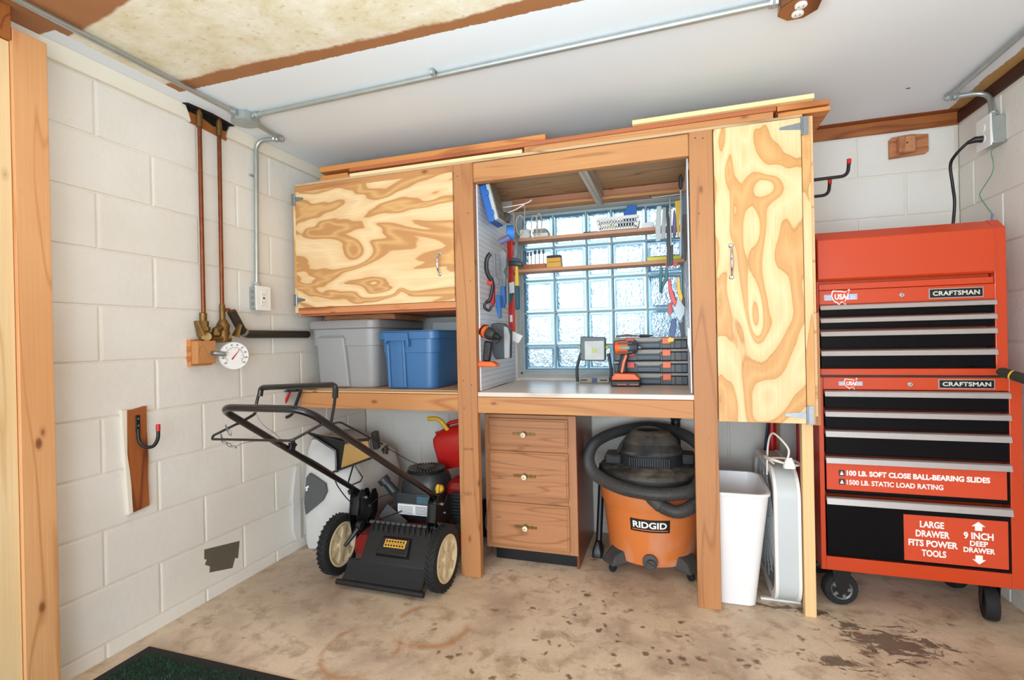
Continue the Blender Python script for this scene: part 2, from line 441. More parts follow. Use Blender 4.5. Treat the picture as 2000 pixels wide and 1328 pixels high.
# painted concrete block walls: mortar core + one object per block
blk_cache = {}
def block_mesh(L, H):
    key = (round(L, 3), round(H, 3))
    if key in blk_cache: return blk_cache[key]
    mb = MB(); a, b = L / 2, H / 2; e = .006; d = .006
    o = [(-a, 0, -b), (a, 0, -b), (a, 0, b), (-a, 0, b)]
    r1 = [(-a + .0015, d - .001, -b + .0015), (a - .0015, d - .001, -b + .0015), (a - .0015, d - .001, b - .0015), (-a + .0015, d - .001, b - .0015)]
    r2 = [(-a + e, d, -b + e), (a - e, d, -b + e), (a - e, d, b - e), (-a + e, d, b - e)]
    mb.loft([[(x, -y, z) for x, y, z in q] for q in ([(x, -.03, z) for x, y, z in o], o, r1, r2)])
    me = mesh('concrete_block', mb, M['block'], 0)
    blk_cache[key] = me; return me
def courses(wall, u0, u1, zlo, zhi, P, rotz, offA, holes=(), skip=lambda u, z: False, fine=True):
    """P(u) -> (x, y) on the wall face; offA: head joint phase of odd courses"""
    for n in range(-1, 11):
        za, zb = Z0 + n * U, Z0 + (n + 1) * U
        if za < 0: za = -.005
        zb = min(zb, zhi)
        if zb - za < .02: continue
        ph = offA if n % 2 else offA + U
        j0 = math.floor((u0 - ph) / (2 * U)); u = ph + j0 * 2 * U
        while u < u1:
            segs = [(max(u, u0), min(u + 2 * U, u1))]
            for (h0, h1, hz0, hz1) in holes:
                if zb > hz0 + .01 and za < hz1 - .01:
                    ns = []
                    for a, b in segs:
                        if b <= h0 or a >= h1: ns.append((a, b)); continue
                        if a < h0: ns.append((a, h0))
                        if b > h1: ns.append((h1, b))
                    segs = ns
            for a, b in segs:
                if b - a < .03: continue
                J = .0085
                me = block_mesh(b - a - J, zb - za - J * .7)
                o = bpy.data.objects.new('concrete_block', me); C.objects.link(o)
                x, y = P((a + b) / 2); rr = random.uniform(-.0006, .0006)
                o.location = (x, y, (za + zb) / 2); o.rotation_euler = (rr, 0, rotz + rr); o.parent = wall; o['kind'] = 'structure'
            u += 2 * U
mb = MB(); mb.box(-.2, -.003, YF, YB + .2, -.1, CZ + .1); wl = struct('wall_left', mb, M['mortar'])
courses(wl, -.6, YB, 0, CZ - .005, lambda u: (-.0035, u), R(90), 0.0)
WX0, WX1, WZ0, WZ1 = 1.070, 2.05, Z0 + 4 * U, Z0 + 9 * U
mb = MB(); y0, y1 = YB + .003, YB + .2
mb.box(0, WX0, y0, y1, -.1, CZ + .1); mb.box(WX1, XW, y0, y1, -.1, CZ + .1); mb.box(WX0, WX1, y0, y1, -.1, WZ0); mb.box(WX0, WX1, y0, y1, WZ1, CZ + .1)
wb = struct('wall_back', mb, M['mortar'])
courses(wb, 0, XW, 0, CZ - .065, lambda u: (u, YB + .0035), 0, 2.852 - 14 * U, holes=[(WX0, WX1, WZ0, WZ1)])
mb = MB(); mb.box(XW + .003, XW + .2, YF, YB + .2, -.1, CZ + .1); wr = struct('wall_right', mb, M['mortar'])
courses(wr, .2, YB, 0, CZ - .065, lambda u: (XW + .0035, u), R(-90), 1.30)
# bare timber plates where the ceiling edge was cut back
M['oldwood'] = wood('old_stained_timber', 'a86431', '7d4220', 'x', rings=3, c3='c07a3e', rough=.45)
M['oldwood_dark'] = wood('dark_old_timber', '452216', '2c130c', 'y', rings=3, rough=.45)
mb = MB(); mb.box(2.2, XW - .002, YB - .006, YB + .02, 2.088, CZ - .002); struct('trim_1', mb, M['oldwood'])
mb = MB(); mb.box(XW - .006, XW + .02, .2, YB - .006, 2.094, CZ - .002); struct('trim_2', mb, M['oldwood_dark'])
# cream trim board at the top of the left wall, broken open round the pipes
M['cream'] = pm('cream_paint', 'e9e3d4', .6, var=.04, scale=6)
mb = MB()
mb.box(-.002, .014, -1.2, .345, 2.089, CZ - .001)
mb.ext([(.345, 2.089), (.37, 2.085), (.362, 2.11), (.345, CZ - .001)], -.002, .014, 'yz')
struct('trim_3', mb, M['cream'])
mb = MB(); mb.ext([(.552, 2.089), (YB, 2.089), (YB, CZ - .001), (.575, CZ - .001), (.56, 2.12)], -.002, .014, 'yz'); struct('trim_4', mb, M['cream'])
mb = MB(); mb.ext([(.36, 2.087), (.555, 2.072), (.57, 2.118), (.50, 2.108), (.43, 2.128), (.36, 2.128)], -.002, .006, 'yz'); struct('trim_5', mb, M['oldwood'])
M['void'] = pm('dark_cavity', '0b0908', .9)
mb = MB(); mb.ext([(.33, CZ - .006), (.36, 2.12), (.56, 2.11), (.57, CZ - .006)], 0.0, .004, 'yz'); mb.ext([(0, .325), (.035, .34), (.045, .45), (.03, .58), (0, .575)], CZ - .004, CZ + .001, 'xy'); struct('trim_6', mb, M['void'])

# ------------------------------------------------------------------ window of glass blocks
def glass_mat():
    t = NT('wavy_block_glass'); t.n.remove(t.b)
    co = t.coord(); oi = t.N('ShaderNodeObjectInfo'); ad = t.N('ShaderNodeVectorMath', operation='SCALE'); ad.inputs[0].default_value = (3.1, 7.7, 5.3)
    t.L(oi.outputs['Random'], ad.inputs['Scale']); a2 = t.N('ShaderNodeVectorMath', operation='ADD'); t.L(co, a2.inputs[0]); t.L(ad.outputs[0], a2.inputs[1])
    n1 = t.noise(t.mapping(a2.outputs[0], (1, 1, .7), rot=(0, .7, 0)), 34, 2, .5, 1.2)
    bp = t.N('ShaderNodeBump'); bp.inputs['Strength'].default_value = .9; bp.inputs['Distance'].default_value = .02; t.L(n1, bp.inputs['Height'])
    g = t.N('ShaderNodeBsdfGlass'); g.inputs['IOR'].default_value = 1.35; g.inputs['Roughness'].default_value = .03; g.inputs['Color'].default_value = (.93, .98, 1, 1)
    t.L(bp.outputs[0], g.inputs['Normal'])
    tr = t.N('ShaderNodeBsdfTransparent'); tr.inputs[0].default_value = (.82, .93, 1, 1)
    mx = t.N('ShaderNodeMixShader'); mx.inputs[0].default_value = .8; t.L(tr.outputs[0], mx.inputs[1]); t.L(g.outputs[0], mx.inputs[2])
    t.L(mx.outputs[0], t.out.inputs[0]); return t.m
def glass_rim():
    t = NT('block_glass_rim'); t.n.remove(t.b)
    g = t.N('ShaderNodeBsdfGlass'); g.inputs['IOR'].default_value = 1.4; g.inputs['Roughness'].default_value = .08; g.inputs['Color'].default_value = (.72, .84, .90, 1)
    tr = t.N('ShaderNodeBsdfTransparent'); tr.inputs[0].default_value = (.62, .76, .84, 1)
    mx = t.N('ShaderNodeMixShader'); mx.inputs[0].default_value = .5; t.L(tr.outputs[0], mx.inputs[1]); t.L(g.outputs[0], mx.inputs[2])
    t.L(mx.outputs[0], t.out.inputs[0]); return t.m
M['glass'] = glass_mat(); M['glassrim'] = glass_rim()
M['grout'] = pm('grey_blue_grout', 'a9b5bb', .7, var=.08)
gx = [1.093, 1.290, 1.489, 1.637, 1.834, 2.034]; gz = [.928, 1.079, 1.278, 1.476, 1.673, 1.873]
YG = 1.70
mb = MB()
g = .0045
for i, x in enumerate(gx):
    w = g if 0 < i < 5 else .012
    mb.box(x - w, x + w, YG + .006, YG + .07, gz[0] - .01, gz[-1] + .01)
for i, z in enumerate(gz):
    w = g if 0 < i < 5 else .012
    mb.box(gx[0] - .01, gx[-1] + .01, YG + .0065, YG + .0695, z - w, z + w)
mb.box(WX0 - .001, gx[0] - .012, YG + .0, YG + .08, .90, WZ1); mb.box(gx[-1] + .012, WX1, YG, YG + .08, .90, WZ1)
mb.box(WX0, WX1, YG, YG + .08, .900, gz[0] - .012); mb.box(WX0, WX1, YG, YG + .08, gz[-1] + .012, WZ1)
win = struct('window_1', mb, M['grout'])
for i in range(5):
    for j in range(5):
        a, b, c, d = gx[i] + g, gx[i + 1] - g, gz[j] + g, gz[j + 1] - g
        o0 = ((a + b) / 2, YG, (c + d) / 2)
        gb = bpy.data.objects.new('glass_block', None) if False else None
        mb = MB(); w, h = b - a, d - c; e = .017
        # two pressed faces, a few mm thick
        mb.loft([[(x, y, z) for x, z in ((-w / 2 + e, -h / 2 + e), (w / 2 - e, -h / 2 + e), (w / 2 - e, h / 2 - e), (-w / 2 + e, h / 2 - e))] for y in (.004, .010)])
        me = mesh('glass_block', mb, M['glass'], 0)
        o = bpy.data.objects.new('glass_block', me); C.objects.link(o); o.location = o0; o.parent = win; o['kind'] = 'structure'
        r = MB()
        R0 = lambda q, y: [(x, y, z) for x, z in ((-w / 2 + q, -h / 2 + q), (w / 2 - q, -h / 2 + q), (w / 2 - q, h / 2 - q), (-w / 2 + q, h / 2 - q))]
        rings = [R0(e, .004), R0(e * .75, -.001), R0(e * .35, .001), R0(0, .006), R0(0, .05), R0(e, .05)]
        vs = [p for q in rings for p in q]; fs = []
        for k in range(6):
            for l in range(4):
                m2 = (k + 1) % 6; fs.append((k * 4 + l, k * 4 + (l + 1) % 4, m2 * 4 + (l + 1) % 4, m2 * 4 + l))
        r.add(vs, fs)
        me = mesh('rim', r, M['glassrim'], 50)
        q = bpy.data.objects.new('rim', me); C.objects.link(q); q.parent = o; q['kind'] = 'structure'
# sloped white sill and reveal
M['revealwhite'] = blockpaint('reveal_paint', 'e6e2dc', 'd9d4cc')
mb = MB(); mb.ext([(YB - .0, WZ0), (YG + .0, WZ0), (YG + .0, .905), (YB + .004, .885)], WX0, WX1, 'yz'); struct('trim_7', mb, M['revealwhite'])

# ------------------------------------------------------------------ bare stud partition end, far left
M['pine_pale'] = wood('pale_pine', 'e9cfa0', 'd0a873', 'z', rings=4, c3='dcbb88', seed=3)
M['pine_warm'] = wood('warm_pine', 'dca773', 'c18551', 'z', rings=6, c3='d2935f', seed=1)
M['fir_x'] = wood('douglas_fir_x', 'c68d56', 'a76c3e', 'x', rings=6, c3='b97a4a')
M['fir_z'] = wood('douglas_fir_z', 'ba8250', '9c663b', 'z', rings=5, c3='ad7247', seed=2)
M['fir_y'] = wood('douglas_fir_y', 'dfa571', 'c4814d', 'y', rings=4, c3='d08a58', seed=2)
r = thing('stud_partition', (.08, -.3, 0), 'bare pine stud framing standing at the left edge against the block wall', 'wall framing')
mb = MB(); mb.box(.062, .1, -.286, -.198, .0, 2.085); part('stud', mb, M['pine_warm'], r, b=.0015, label='warm orange pine stud with dark knots')
mb = MB(); mb.box(.05, .088, -.39, -.2875, .0, 2.045); part('stud', mb, M['pine_pale'], r, b=.0015, label='pale cream pine stud')
mb = MB(); mb.box(.05, .1, -1.15, -.288, 2.047, 2.149); part('top_plate', mb, M['oldwood'], r, b=.0015, label='dark brown top plate')

# ------------------------------------------------------------------ workbench frame
Y0 = .922
M['redwood'] = wood('redwood', 'b5693f', '8f4a2b', 'x', rings=3, seed=5, knots=False)
M['blond'] = wood('blond_pine_board', 'f0d7a4', 'dfbb80', 'x', rings=3, seed=8, knots=False)
M['orangewood'] = wood('orange_fir_board', 'cf8849', 'a9622f', 'x', rings=4, seed=9)
M['plyraw'] = wood('shelf_plywood', 'd9b183', 'b88555', 'x', rings=4, seed=4)
M['plydark'] = wood('rough_plywood', 'cfae86', '9d7a55', 'x', rings=7, seed=14)  # plywood a little darker than the shelf sheet
def knobscrews(o, pts, r=.003):
    mb = MB()
    for (x, y, z) in pts: mb.lathe([(r, y - .0012), (r, y), ], 8, (x, 0, z), 'y')
    part('screw_heads', mb, M['gun'], o, kind='stuff')
fr = thing('workbench_frame', (1.55, Y0, 0), 'fir timber frame of posts and beams carrying the workbench under the window', 'workbench')
mb = MB(); mb.box(.988, 1.087, Y0 - .0, Y0 + .038, 0, 1.957); p = part('post', mb, M['fir_z'], fr, b=.002)
mb = MB(); mb.box(2.045, 2.136, Y0, Y0 + .038, 0, 1.957); p2 = part('post', mb, M['fir_z'], fr, b=.002)
mb = MB()
for x, z in ((1.01, 1.90), (1.06, 1.72), (1.02, .93), (1.06, .91), (1.065, 1.40), (1.02, .80)): mb.lathe([(.003, Y0 - .001), (.003, Y0 + .001)], 8, (x, 0, z), 'y')
for x, z in ((2.07, 1.93), (2.10, 1.925), (2.08, 1.62), (2.10, .70)): mb.lathe([(.003, Y0 - .001), (.003, Y0 + .001)], 8, (x, 0, z), 'y')
part('screw_heads', mb, M['gun'], fr, kind='stuff')
mb = MB(); mb.box(1.088, 2.044, Y0 + .004, Y0 + .04, 1.862, 1.953); part('header_beam', mb, M['fir_x'], fr, b=.002)
mb = MB(); mb.box(1.088, 2.044, Y0 + .002, Y0 + .04, .778, .853); part('bench_beam', mb, M['fir_x'], fr, b=.002)
mb = MB(); mb.box(.075, .987, Y0 + .004, Y0 + .042, .782, .862); part('shelf_beam', mb, M['fir_x'], fr, b=.002)
mb = MB(); mb.box(.012, 2.48, YB - .06, YB - .012, .60, .66) if False else mb.box(.02, 2.05, YB - .04, YB - .003, .775, .853); part('rear_ledger', mb, M['fir_x'], fr, b=.002)
mb = MB(); mb.box(1.075, 2.052, YB - .045, YB - .008, 1.892, 1.952); part('rear_beam', mb, M['redwood'] if False else wood('pinkish_fir', 'c58b68', 'a86a48', 'x', rings=4, seed=6), fr, b=.002)
mb = MB(); mb.box(1.09, 2.046, YB - .13, YB - .046, 1.874, 1.890); part('rear_cleat', mb, M['fir_x'], fr, b=.002)
mb = MB(); mb.box(1.575, 1.613, Y0 + .042, YB - .048, 1.868, 1.954); part('cross_joist', mb, wood('grey_fir', 'cfcac2', 'aaa093', 'y', rings=3, seed=3), fr, b=.002)
for x in (.09, 1.95): 
    mb = MB(); mb.box(x, x + .036, Y0 + .044, YB - .042, .785, .85); part('bench_joist', mb, M['fir_y'], fr)
# stamped grade marks on the left post
M['ink'] = pm('grey_ink', '8c5e42', .8)
text('grade_stamp', 'HEM FIR', fr, M['ink'], (1.012, Y0 - .001, .60), (1, 0, 0), (0, 0, 1), .05, .012)
text('grade_stamp', 'S-DRY  2', fr, M['ink'], (1.010, Y0 - .001, .385), (1, 0, 0), (0, 0, 1), .055, .018)

# plywood tops
o = MB(); o.box(.07, 2.46, Y0 + .002, YB - .006, 1.9565, 1.968)
tp = solo('roof_panel', o, M['plydark'], 'thin plywood sheet laid across the tops of the cabinets and posts', 'plywood sheet', b=.001)
o = MB(); o.box(1.09, 2.046, Y0 + .0, YB - .002, .855, .876)
M['worktop'] = wood('worn_worktop', 'ddd0c4', 'c4b2a2', 'x', rings=4, seed=11, rough=.28, knots=False)
wt = solo('worktop', o, M['worktop'], 'glossy plywood worktop in front of the glass block window', 'worktop', b=.002)
o = MB(); o.box(.03, .99, Y0 + .06, YB - .006, .864, .876); o.box(.03, .986, Y0 + .008, Y0 + .06, .864, .872)
sh = solo('storage_shelf', o, M['plyraw'], 'plywood shelf under the grey and blue storage bins', 'shelf', b=.001)

# pegboards
def pegmat():
    t = NT('white_pegboard'); co = t.coord(); s = t.N('ShaderNodeSeparateXYZ'); t.L(co, s.inputs[0])
    def f(v): return t.math('SUBTRACT', t.math('FRACT', t.math('DIVIDE', v, .0254)), .5)
    a, b = f(s.outputs[1]), f(s.outputs[2])
    d = t.math('SQRT', t.math('ADD', t.math('MULTIPLY', a, a), t.math('MULTIPLY', b, b)))
    nn = t.N('ShaderNodeSeparateXYZ'); t.L(t.coord('Normal'), nn.inputs[0]); h = t.math('MULTIPLY', t.math('LESS_THAN', d, .125), t.math('GREATER_THAN', t.math('ABSOLUTE', nn.outputs[0]), .7))
    t.col(t.mix(h, t.mix(t.noise(co, 3, 2), 'e6e8ec', 'dadde3'), '33363b')); t.rough(.4)
    t.bump(t.math('MULTIPLY', h, -1), .6, .003); return t.m
M['peg'] = pegmat()
mb = MB(); rot = Matrix.Rotation(R(2.4), 4, 'Z')
mb.M = Matrix.Translation((1.0935, .962, .878)) @ rot
mb.box(-.006, 0, 0, .645, 0, .985)
pl = thing('pegboard', (1.09, 1.28, .878), 'white pegboard panel left of the window, hung with tools', 'pegboard')
part('panel', mb, M['peg'], pl)
mb = MB(); mb.M = Matrix.Translation((1.0935, .962, .878)) @ rot; mb.box(-.028, -.0065, .01, .635, .935, .965); part('batten', mb, M['fir_y'], pl)
pr = thing('pegboard', (2.048, 1.28, .878), 'pegboard panel on the right side of the window, seen almost edge on', 'pegboard')
mb = MB(); mb.box(2.036, 2.0415, .965, 1.60, .878, 1.865); part('panel', mb, M['peg'], pr)
mb = MB(); mb.box(2.042, 2.06, .972, 1.59, 1.82, 1.85); part('batten', mb, M['fir_y'], pr)

# window shelves
for z0, z1, lab in ((1.683, 1.700, 'upper narrow wooden shelf across the glass block window'), (1.505, 1.522, 'lower narrow wooden shelf across the glass block window')):
    o = MB(); o.box(1.078, 2.033, 1.49, 1.60, z0, z1)
    solo('window_shelf', o, wood('window_shelf_fir', 'd09a75', 'b07550', 'x', rings=4, seed=z0 * 10), lab, 'shelf', b=.001)

# ------------------------------------------------------------------ hinges and handles
def hinge(parent, x, z, s, y=Y0 - .002, L=.062, H=.07):
    """strap hinge: leaf on the jamb at x, tapered strap pointing in direction s"""
    mb = MB(); mb.box(x, x - s * .022, y - .002, y, z - H / 2, z + H / 2)
    mb.ext([(x, z - .014), (x + s * L, z - .005), (x + s * (L + .004), z), (x + s * L, z + .005), (x, z + .014)], y - .002, y, 'xz')
    mb.lathe([(.0042, z - H / 2), (.0042, z + H / 2)], 10, (x, y - .003, 0), 'z')
    for dz in (-H * .33, 0, H * .33): mb.lathe([(.003, y - .0035), (.003, y)], 8, (x - s * .013, 0, z + dz), 'y')
    for dx in (.018, .045): mb.lathe([(.003, y - .0035), (.003, y)], 8, (x + s * dx, 0, z), 'y')
    return part('hinge', mb, M['steel'], parent, b=0)
def pull(parent, x, z, H=.105, y=Y0 - .004):
    mb = MB()
    pts = bez([(x, y, z - H / 2), (x, y - .012, z - H / 2 + .006), (x, y - .026, z - H * .25), (x, y - .03, z), (x, y - .026, z + H * .25), (x, y - .012, z + H / 2 - .006), (x, y, z + H / 2)], 4)
    rr = [.0045 + .0015 * math.cos(2 * pi * i / (len(pts) - 1) * 1 + pi) for i in range(len(pts))]
    mb.tube(pts, rr, 10)
    for s in (-1, 1): mb.lathe([(.010, y), (.010, y - .003), (.006, y - .006)], 12, (x, 0, z + s * (H / 2)), 'y')
    return part('handle', mb, M['chrome'], parent)

# upper left cabinet
uc = thing('wall_cabinet', (.53, Y0, 1.278), 'long plywood cabinet with one wide door above the grey and blue bins', 'cabinet')
mb = MB(); mb.box(.068, .987, Y0 + .002, Y0 + .03, 1.923, 1.9555); part('top_rail', mb, M['fir_x'], uc, b=.0015)
mb = MB(); mb.box(.072, .987, Y0 + .002, Y0 + .03, 1.278, 1.308); part('bottom_rail', mb, wood('rail_fir', 'd08a5a', 'a3592f', 'x', rings=4, seed=4), uc, b=.0015)
mb = MB(); mb.box(.056, .075, Y0 + .001, Y0 + .03, 1.285, 1.925); part('hinge_stile', mb, plywood('stile_ply', 'z', seed=4), uc, b=.001)
mb = MB(); mb.box(.056, .068, Y0 + .031, 1.59, 1.285, 1.955); part('side_panel', mb, M['plyraw'], uc)
mb = MB(); mb.box(.97, .986, Y0 + .04, 1.59, 1.285, 1.955); part('side_panel', mb, M['plyraw'], uc)
mb = MB(); mb.box(.07, .985, Y0 + .031, 1.58, 1.268, 1.280); part('floor_panel', mb, M['redwood'], uc)
mb = MB(); mb.box(.07, .985, 1.582, 1.59, 1.285, 1.955); part('back_panel', mb, M['plyraw'], uc)
mb = MB(); mb.box(.078, .986, Y0 - .008, Y0 + .006, 1.309, 1.922)
d = part('door', mb, plywood('cabinet_door_ply', 'x', light='e2ba88', dark='c08a55', bands=6.5, seed=2.0, knots=[(-.09, .30, .16, .12, .9), (.02, .14, .12, .09, -.6), (.17, .09, .06, .05, .8), (-.3, .42, .3, .1, .5)]), uc, b=.001)
hinge(d, .077, 1.885, 1, Y0 - .009, .05, .062); hinge(d, .077, 1.352, 1, Y0 - .009, .05, .062); pull(d, .913, 1.49, .10, Y0 - .008)

# tall cabinet on the right
tc = thing('tall_cabinet', (2.31, Y0, .77), 'tall narrow plywood cabinet with swirling grain beside the red tool chest', 'cabinet')
mb = MB(); mb.box(2.139, 2.452, Y0 - .008, Y0 + .006, .772, 1.952)
d = part('door', mb, plywood('tall_door_ply', 'z', bands=7.5, seed=6.4, knots=[(.02, .93, .09, .10, 1.4), (-.12, 1.0, .05, .09, .7), (-.03, .42, .05, .22, 1.6), (-.02, .78, .08, .2, .9), (.0, .12, .07, .12, -.8)]), tc, b=.001)
hinge(d, 2.455, 1.918, -1, Y0 - .009, .075, .07); hinge(d, 2.455, .805, -1, Y0 - .009, .075, .07); pull(d, 2.196, 1.415, .125, Y0 - .008)
mb = MB(); mb.box(2.455, 2.484, Y0 - .004, Y0 + .03, .772, 1.955); part('hinge_stile', mb, plywood('tall_stile_ply', 'z', seed=8), tc, b=.001)
mb = MB(); mb.box(2.4845, 2.494, Y0 - .002, YB - .008, .80, 1.955); part('side_panel', mb, M['plyraw'], tc, b=.001)
mb = MB(); mb.box(2.478, 2.512, Y0 + .035, Y0 + .06, .76, 1.2); part('edge_batten', mb, M['fir_z'], tc, b=.001)
mb = MB(); mb.box(2.139, 2.15, Y0 + .042, YB - .008, .772, 1.955); part('side_panel', mb, M['plyraw'], tc)
mb = MB(); mb.box(2.152, 2.483, Y0 + .032, YB - .008, .772, .784); part('floor_panel', mb, M['plyraw'], tc)
mb = MB(); mb.box(2.446, 2.486, Y0 + .045, Y0 + .083, 0, .771); part('leg', mb, wood('pale_leg_pine', 'e9c691', 'd6a869', 'z', rings=3, seed=7), tc, b=.0015)
mb = MB(); mb.box(2.44, 2.478, YB - .05, YB - .012, 0, .771); part('leg', mb, M['fir_z'], tc, b=.0015)

# ------------------------------------------------------------------ lumber stored on top
def board(x0, x1, y0, y1, z0, z1, m, lab, rotz=0, b=.0015, grp='loose boards stored on top of the cabinets'):
    mb = MB(); mb.box(x0, x1, y0, y1, z0, z1)
    return solo('board', mb, M[m], lab, 'board', grp, b=b)
T0 = 1.9685
board(.225, .405, Y0 + .004, 1.06, T0, T0 + .012, 'orangewood', 'short fir offcut at the bottom of the left end of the lumber pile')
board(.235, .395, Y0 + .006, 1.05, T0 + .0125, T0 + .026, 'orangewood', 'short fir offcut second from the bottom at the left end of the lumber pile')
board(.41, 1.33, Y0 + .002, 1.0, T0, T0 + .017, 'blond', 'pale pine strip lying above the wide cabinet door')
board(.41, 2.37, Y0 + .0, 1.02, T0 + .0265, T0 + .0445, 'redwood', 'long dark redwood trim board running over most of the cabinets')
board(.225, 1.44, Y0 + .004, 1.10, T0 + .045, T0 + .072, 'orangewood', 'long orange fir plank on top of the pile above the wide cabinet door')
board(1.34, 2.36, Y0 + .004, 1.0, T0, T0 + .026, 'fir_x', 'fir strip under the redwood trim above the window opening')
board(2.376, 2.555, Y0 + .002, 1.16, T0 - .0, T0 + .0165, 'orangewood', 'lower of the two orange planks sticking out past the tall cabinet')
board(2.374, 2.553, Y0 + .004, 1.14, T0 + .024, T0 + .0445, 'orangewood', 'upper of the two orange planks sticking out past the tall cabinet')
mb = MB(); mb.box(2.40, 2.46, Y0 + .02, 1.1, T0 + .017, T0 + .0235); solo('spacer', mb, M['fir_x'], 'thin wooden spacer between the two orange planks above the tall cabinet', 'wood offcut')
mb = MB(); mb.ext([(Y0 - .02, T0 + .0455), (Y0 + .10, T0 + .0455), (Y0 + .10, T0 + .064), (Y0 - .02, T0 + .064)], 1.822, 2.497, 'yz')
solo('board', mb, M['blond'], 'pale cream board topmost on the pile above the tall cabinet', 'board', 'loose boards stored on top of the cabinets', b=.001)
# folded paper sacks on the grey bin
M['kraft'] = pm('brown_kraft_paper', 'a8714a', .8, var=.15, scale=14)
for k in range(5):
    mb = MB(); z = 1.2425 + k * .0050
    n = 10; top = []; 
    for i in range(n + 1):
        x = .17 + (.60 - .17) * i / n + random.uniform(-.004, .004); dz = .0016 * sin(i * 1.7)
        top.append((x, z + dz + .0033))
    poly = [(p[0], p[1] - .0033) for p in top] + top[::-1]
    mb.ext(poly, 1.02 + random.uniform(-.01, .01), 1.36, 'xz')
    solo('paper_sack', mb, M['kraft'], ('lowest', 'second lowest', 'middle', 'second highest', 'topmost')[k] + ' folded brown paper sack on the grey bin lid', 'paper sack', 'folded paper sacks on the grey bin', smooth=0)

# ------------------------------------------------------------------ storage bins
def bin_rings(cx, cy, w, d, z0, z1, tw, rad, n=5, steps=None):
    out = []
    for (z, k) in steps:
        out.append([(cx + x, cy + y, z) for x, y in rrect(w * k, d * k, rad * k, n)])
    return out
def storage_bin(name, cx, cy, w, d, z0, H, mat, lidmat, lab, style):
    r = thing(name, (cx, cy, z0), lab, 'storage bin')
    st = [(z0, .80), (z0 + .006, .825), (z0 + H * .62, .90), (z0 + H * .625, .925), (z0 + H * .88, .945)]
    mb = MB(); mb.loft(bin_rings(cx, cy, w, d, 0, 0, 0, .06, 6, st)); part('body', mb, mat, r, smooth=30)
    fy = cy - d * .43
    if style == 'grey':
        mb = MB(); mb.loft([[(cx + x * k - .06, cy - d * (.40 + a) + y, z) for x, y in rrect(.20, .03, .012, 3)] for z, k, a in ((z0 + .01, .95, .022), (z0 + H * .5, .9, .055), (z0 + H * .74, .85, .072), (z0 + H * .78, .72, .05))])
        part('front_panel', mb, mat, r, smooth=40)
        mb = MB(); mb.loft([[(cx + x, cy + y, z) for x, y in rrect(w * k, d * k, .055, 6)] for z, k in ((z0 + H * .87, .955), (z0 + H * .885, 1.0), (z0 + H * .985, 1.0), (z0 + H, .985))]); l = part('lid', mb, lidmat, r, smooth=40)
    else:
        for dx in (-.09, .0):
            mb = MB(); mb.loft([[(cx + x + dx - .02, cy - d * (.395 + a) + y, z) for x, y in rrect(.02, .03, .008, 3)] for z, a in ((z0 + .01, .022), (z0 + H * .6, .048), (z0 + H * .84, .07))]); part('rib', mb, mat, r, smooth=40)
        mb = MB(); mb.loft([[(cx + x - .06, cy - d * (.39 + a) + y, z) for x, y in rrect(.085, .03, .012, 3)] for z, a in ((z0 + .01, .018), (z0 + H * .6, .044), (z0 + H * .84, .068))]); part('front_panel', mb, mat, r, smooth=40)
        mb = MB(); mb.loft([[(cx + x, cy + y, z) for x, y in rrect(w * k, d * k, .045, 6)] for z, k in ((z0 + H * .855, .955), (z0 + H * .86, 1.0), (z0 + H * .975, 1.0), (z0 + H * .985, .975), (z0 + H, .97))]); l = part('lid', mb, lidmat, r, smooth=40)
        mb = MB(); mb.ext([(cx - .12, z0 + H * .965), (cx + .02, z0 + H * .965), (cx + .025, z0 + H * .73), (cx + .012, z0 + H * .73), (cx + .006, z0 + H * .83), (cx - .10, z0 + H * .83), (cx - .106, z0 + H * .77), (cx - .112, z0 + H * .83)], cy - d / 2 - .016, cy - d / 2 + .004, 'xz')
        part('latch', mb, mat, r, b=.002)
    return r
M['greybin'] = pm('grey_polypropylene', '9b9b9c', .38, var=.04, scale=8, bump=0)
M['bluebin'] = pm('blue_polypropylene', '3b6c9e', .35, var=.04, scale=8, bump=0)
M['greylid'] = pm('grey_lid', '979392', .4, var=.04, scale=8, bump=0)
g1 = storage_bin('storage_bin', .270, 1.28, .445, .56, .8765, .365, M['greybin'], M['greylid'], 'large grey plastic storage bin with a folded paper stack on its lid', 'grey')
b1 = storage_bin('storage_bin', .672, 1.185, .345, .38, .8765, .30, M['bluebin'], M['bluebin'], 'blue plastic storage bin with a latched lid next to the middle post', 'blue')
M['paletote'] = pm('frosted_tote', 'c3c6c8', .45, var=.03, bump=0)
r = thing('storage_bin', (.80, 1.48, .8765), 'pale translucent bin mostly hidden behind the blue bin', 'storage bin')
mb = MB(); mb.loft([[(.78 + x * k, 1.50 + y * k, z) for x, y in rrect(.34, .17, .03)] for z, k in ((.8765, .9), (1.18, .97))]); part('body', mb, M['paletote'], r)
mb = MB(); mb.loft([[(.78 + x * k, 1.50 + y * k, z) for x, y in rrect(.36, .19, .03)] for z, k in ((1.18, 1), (1.222, 1), (1.228, .97))]); part('lid', mb, M['paletote'], r)

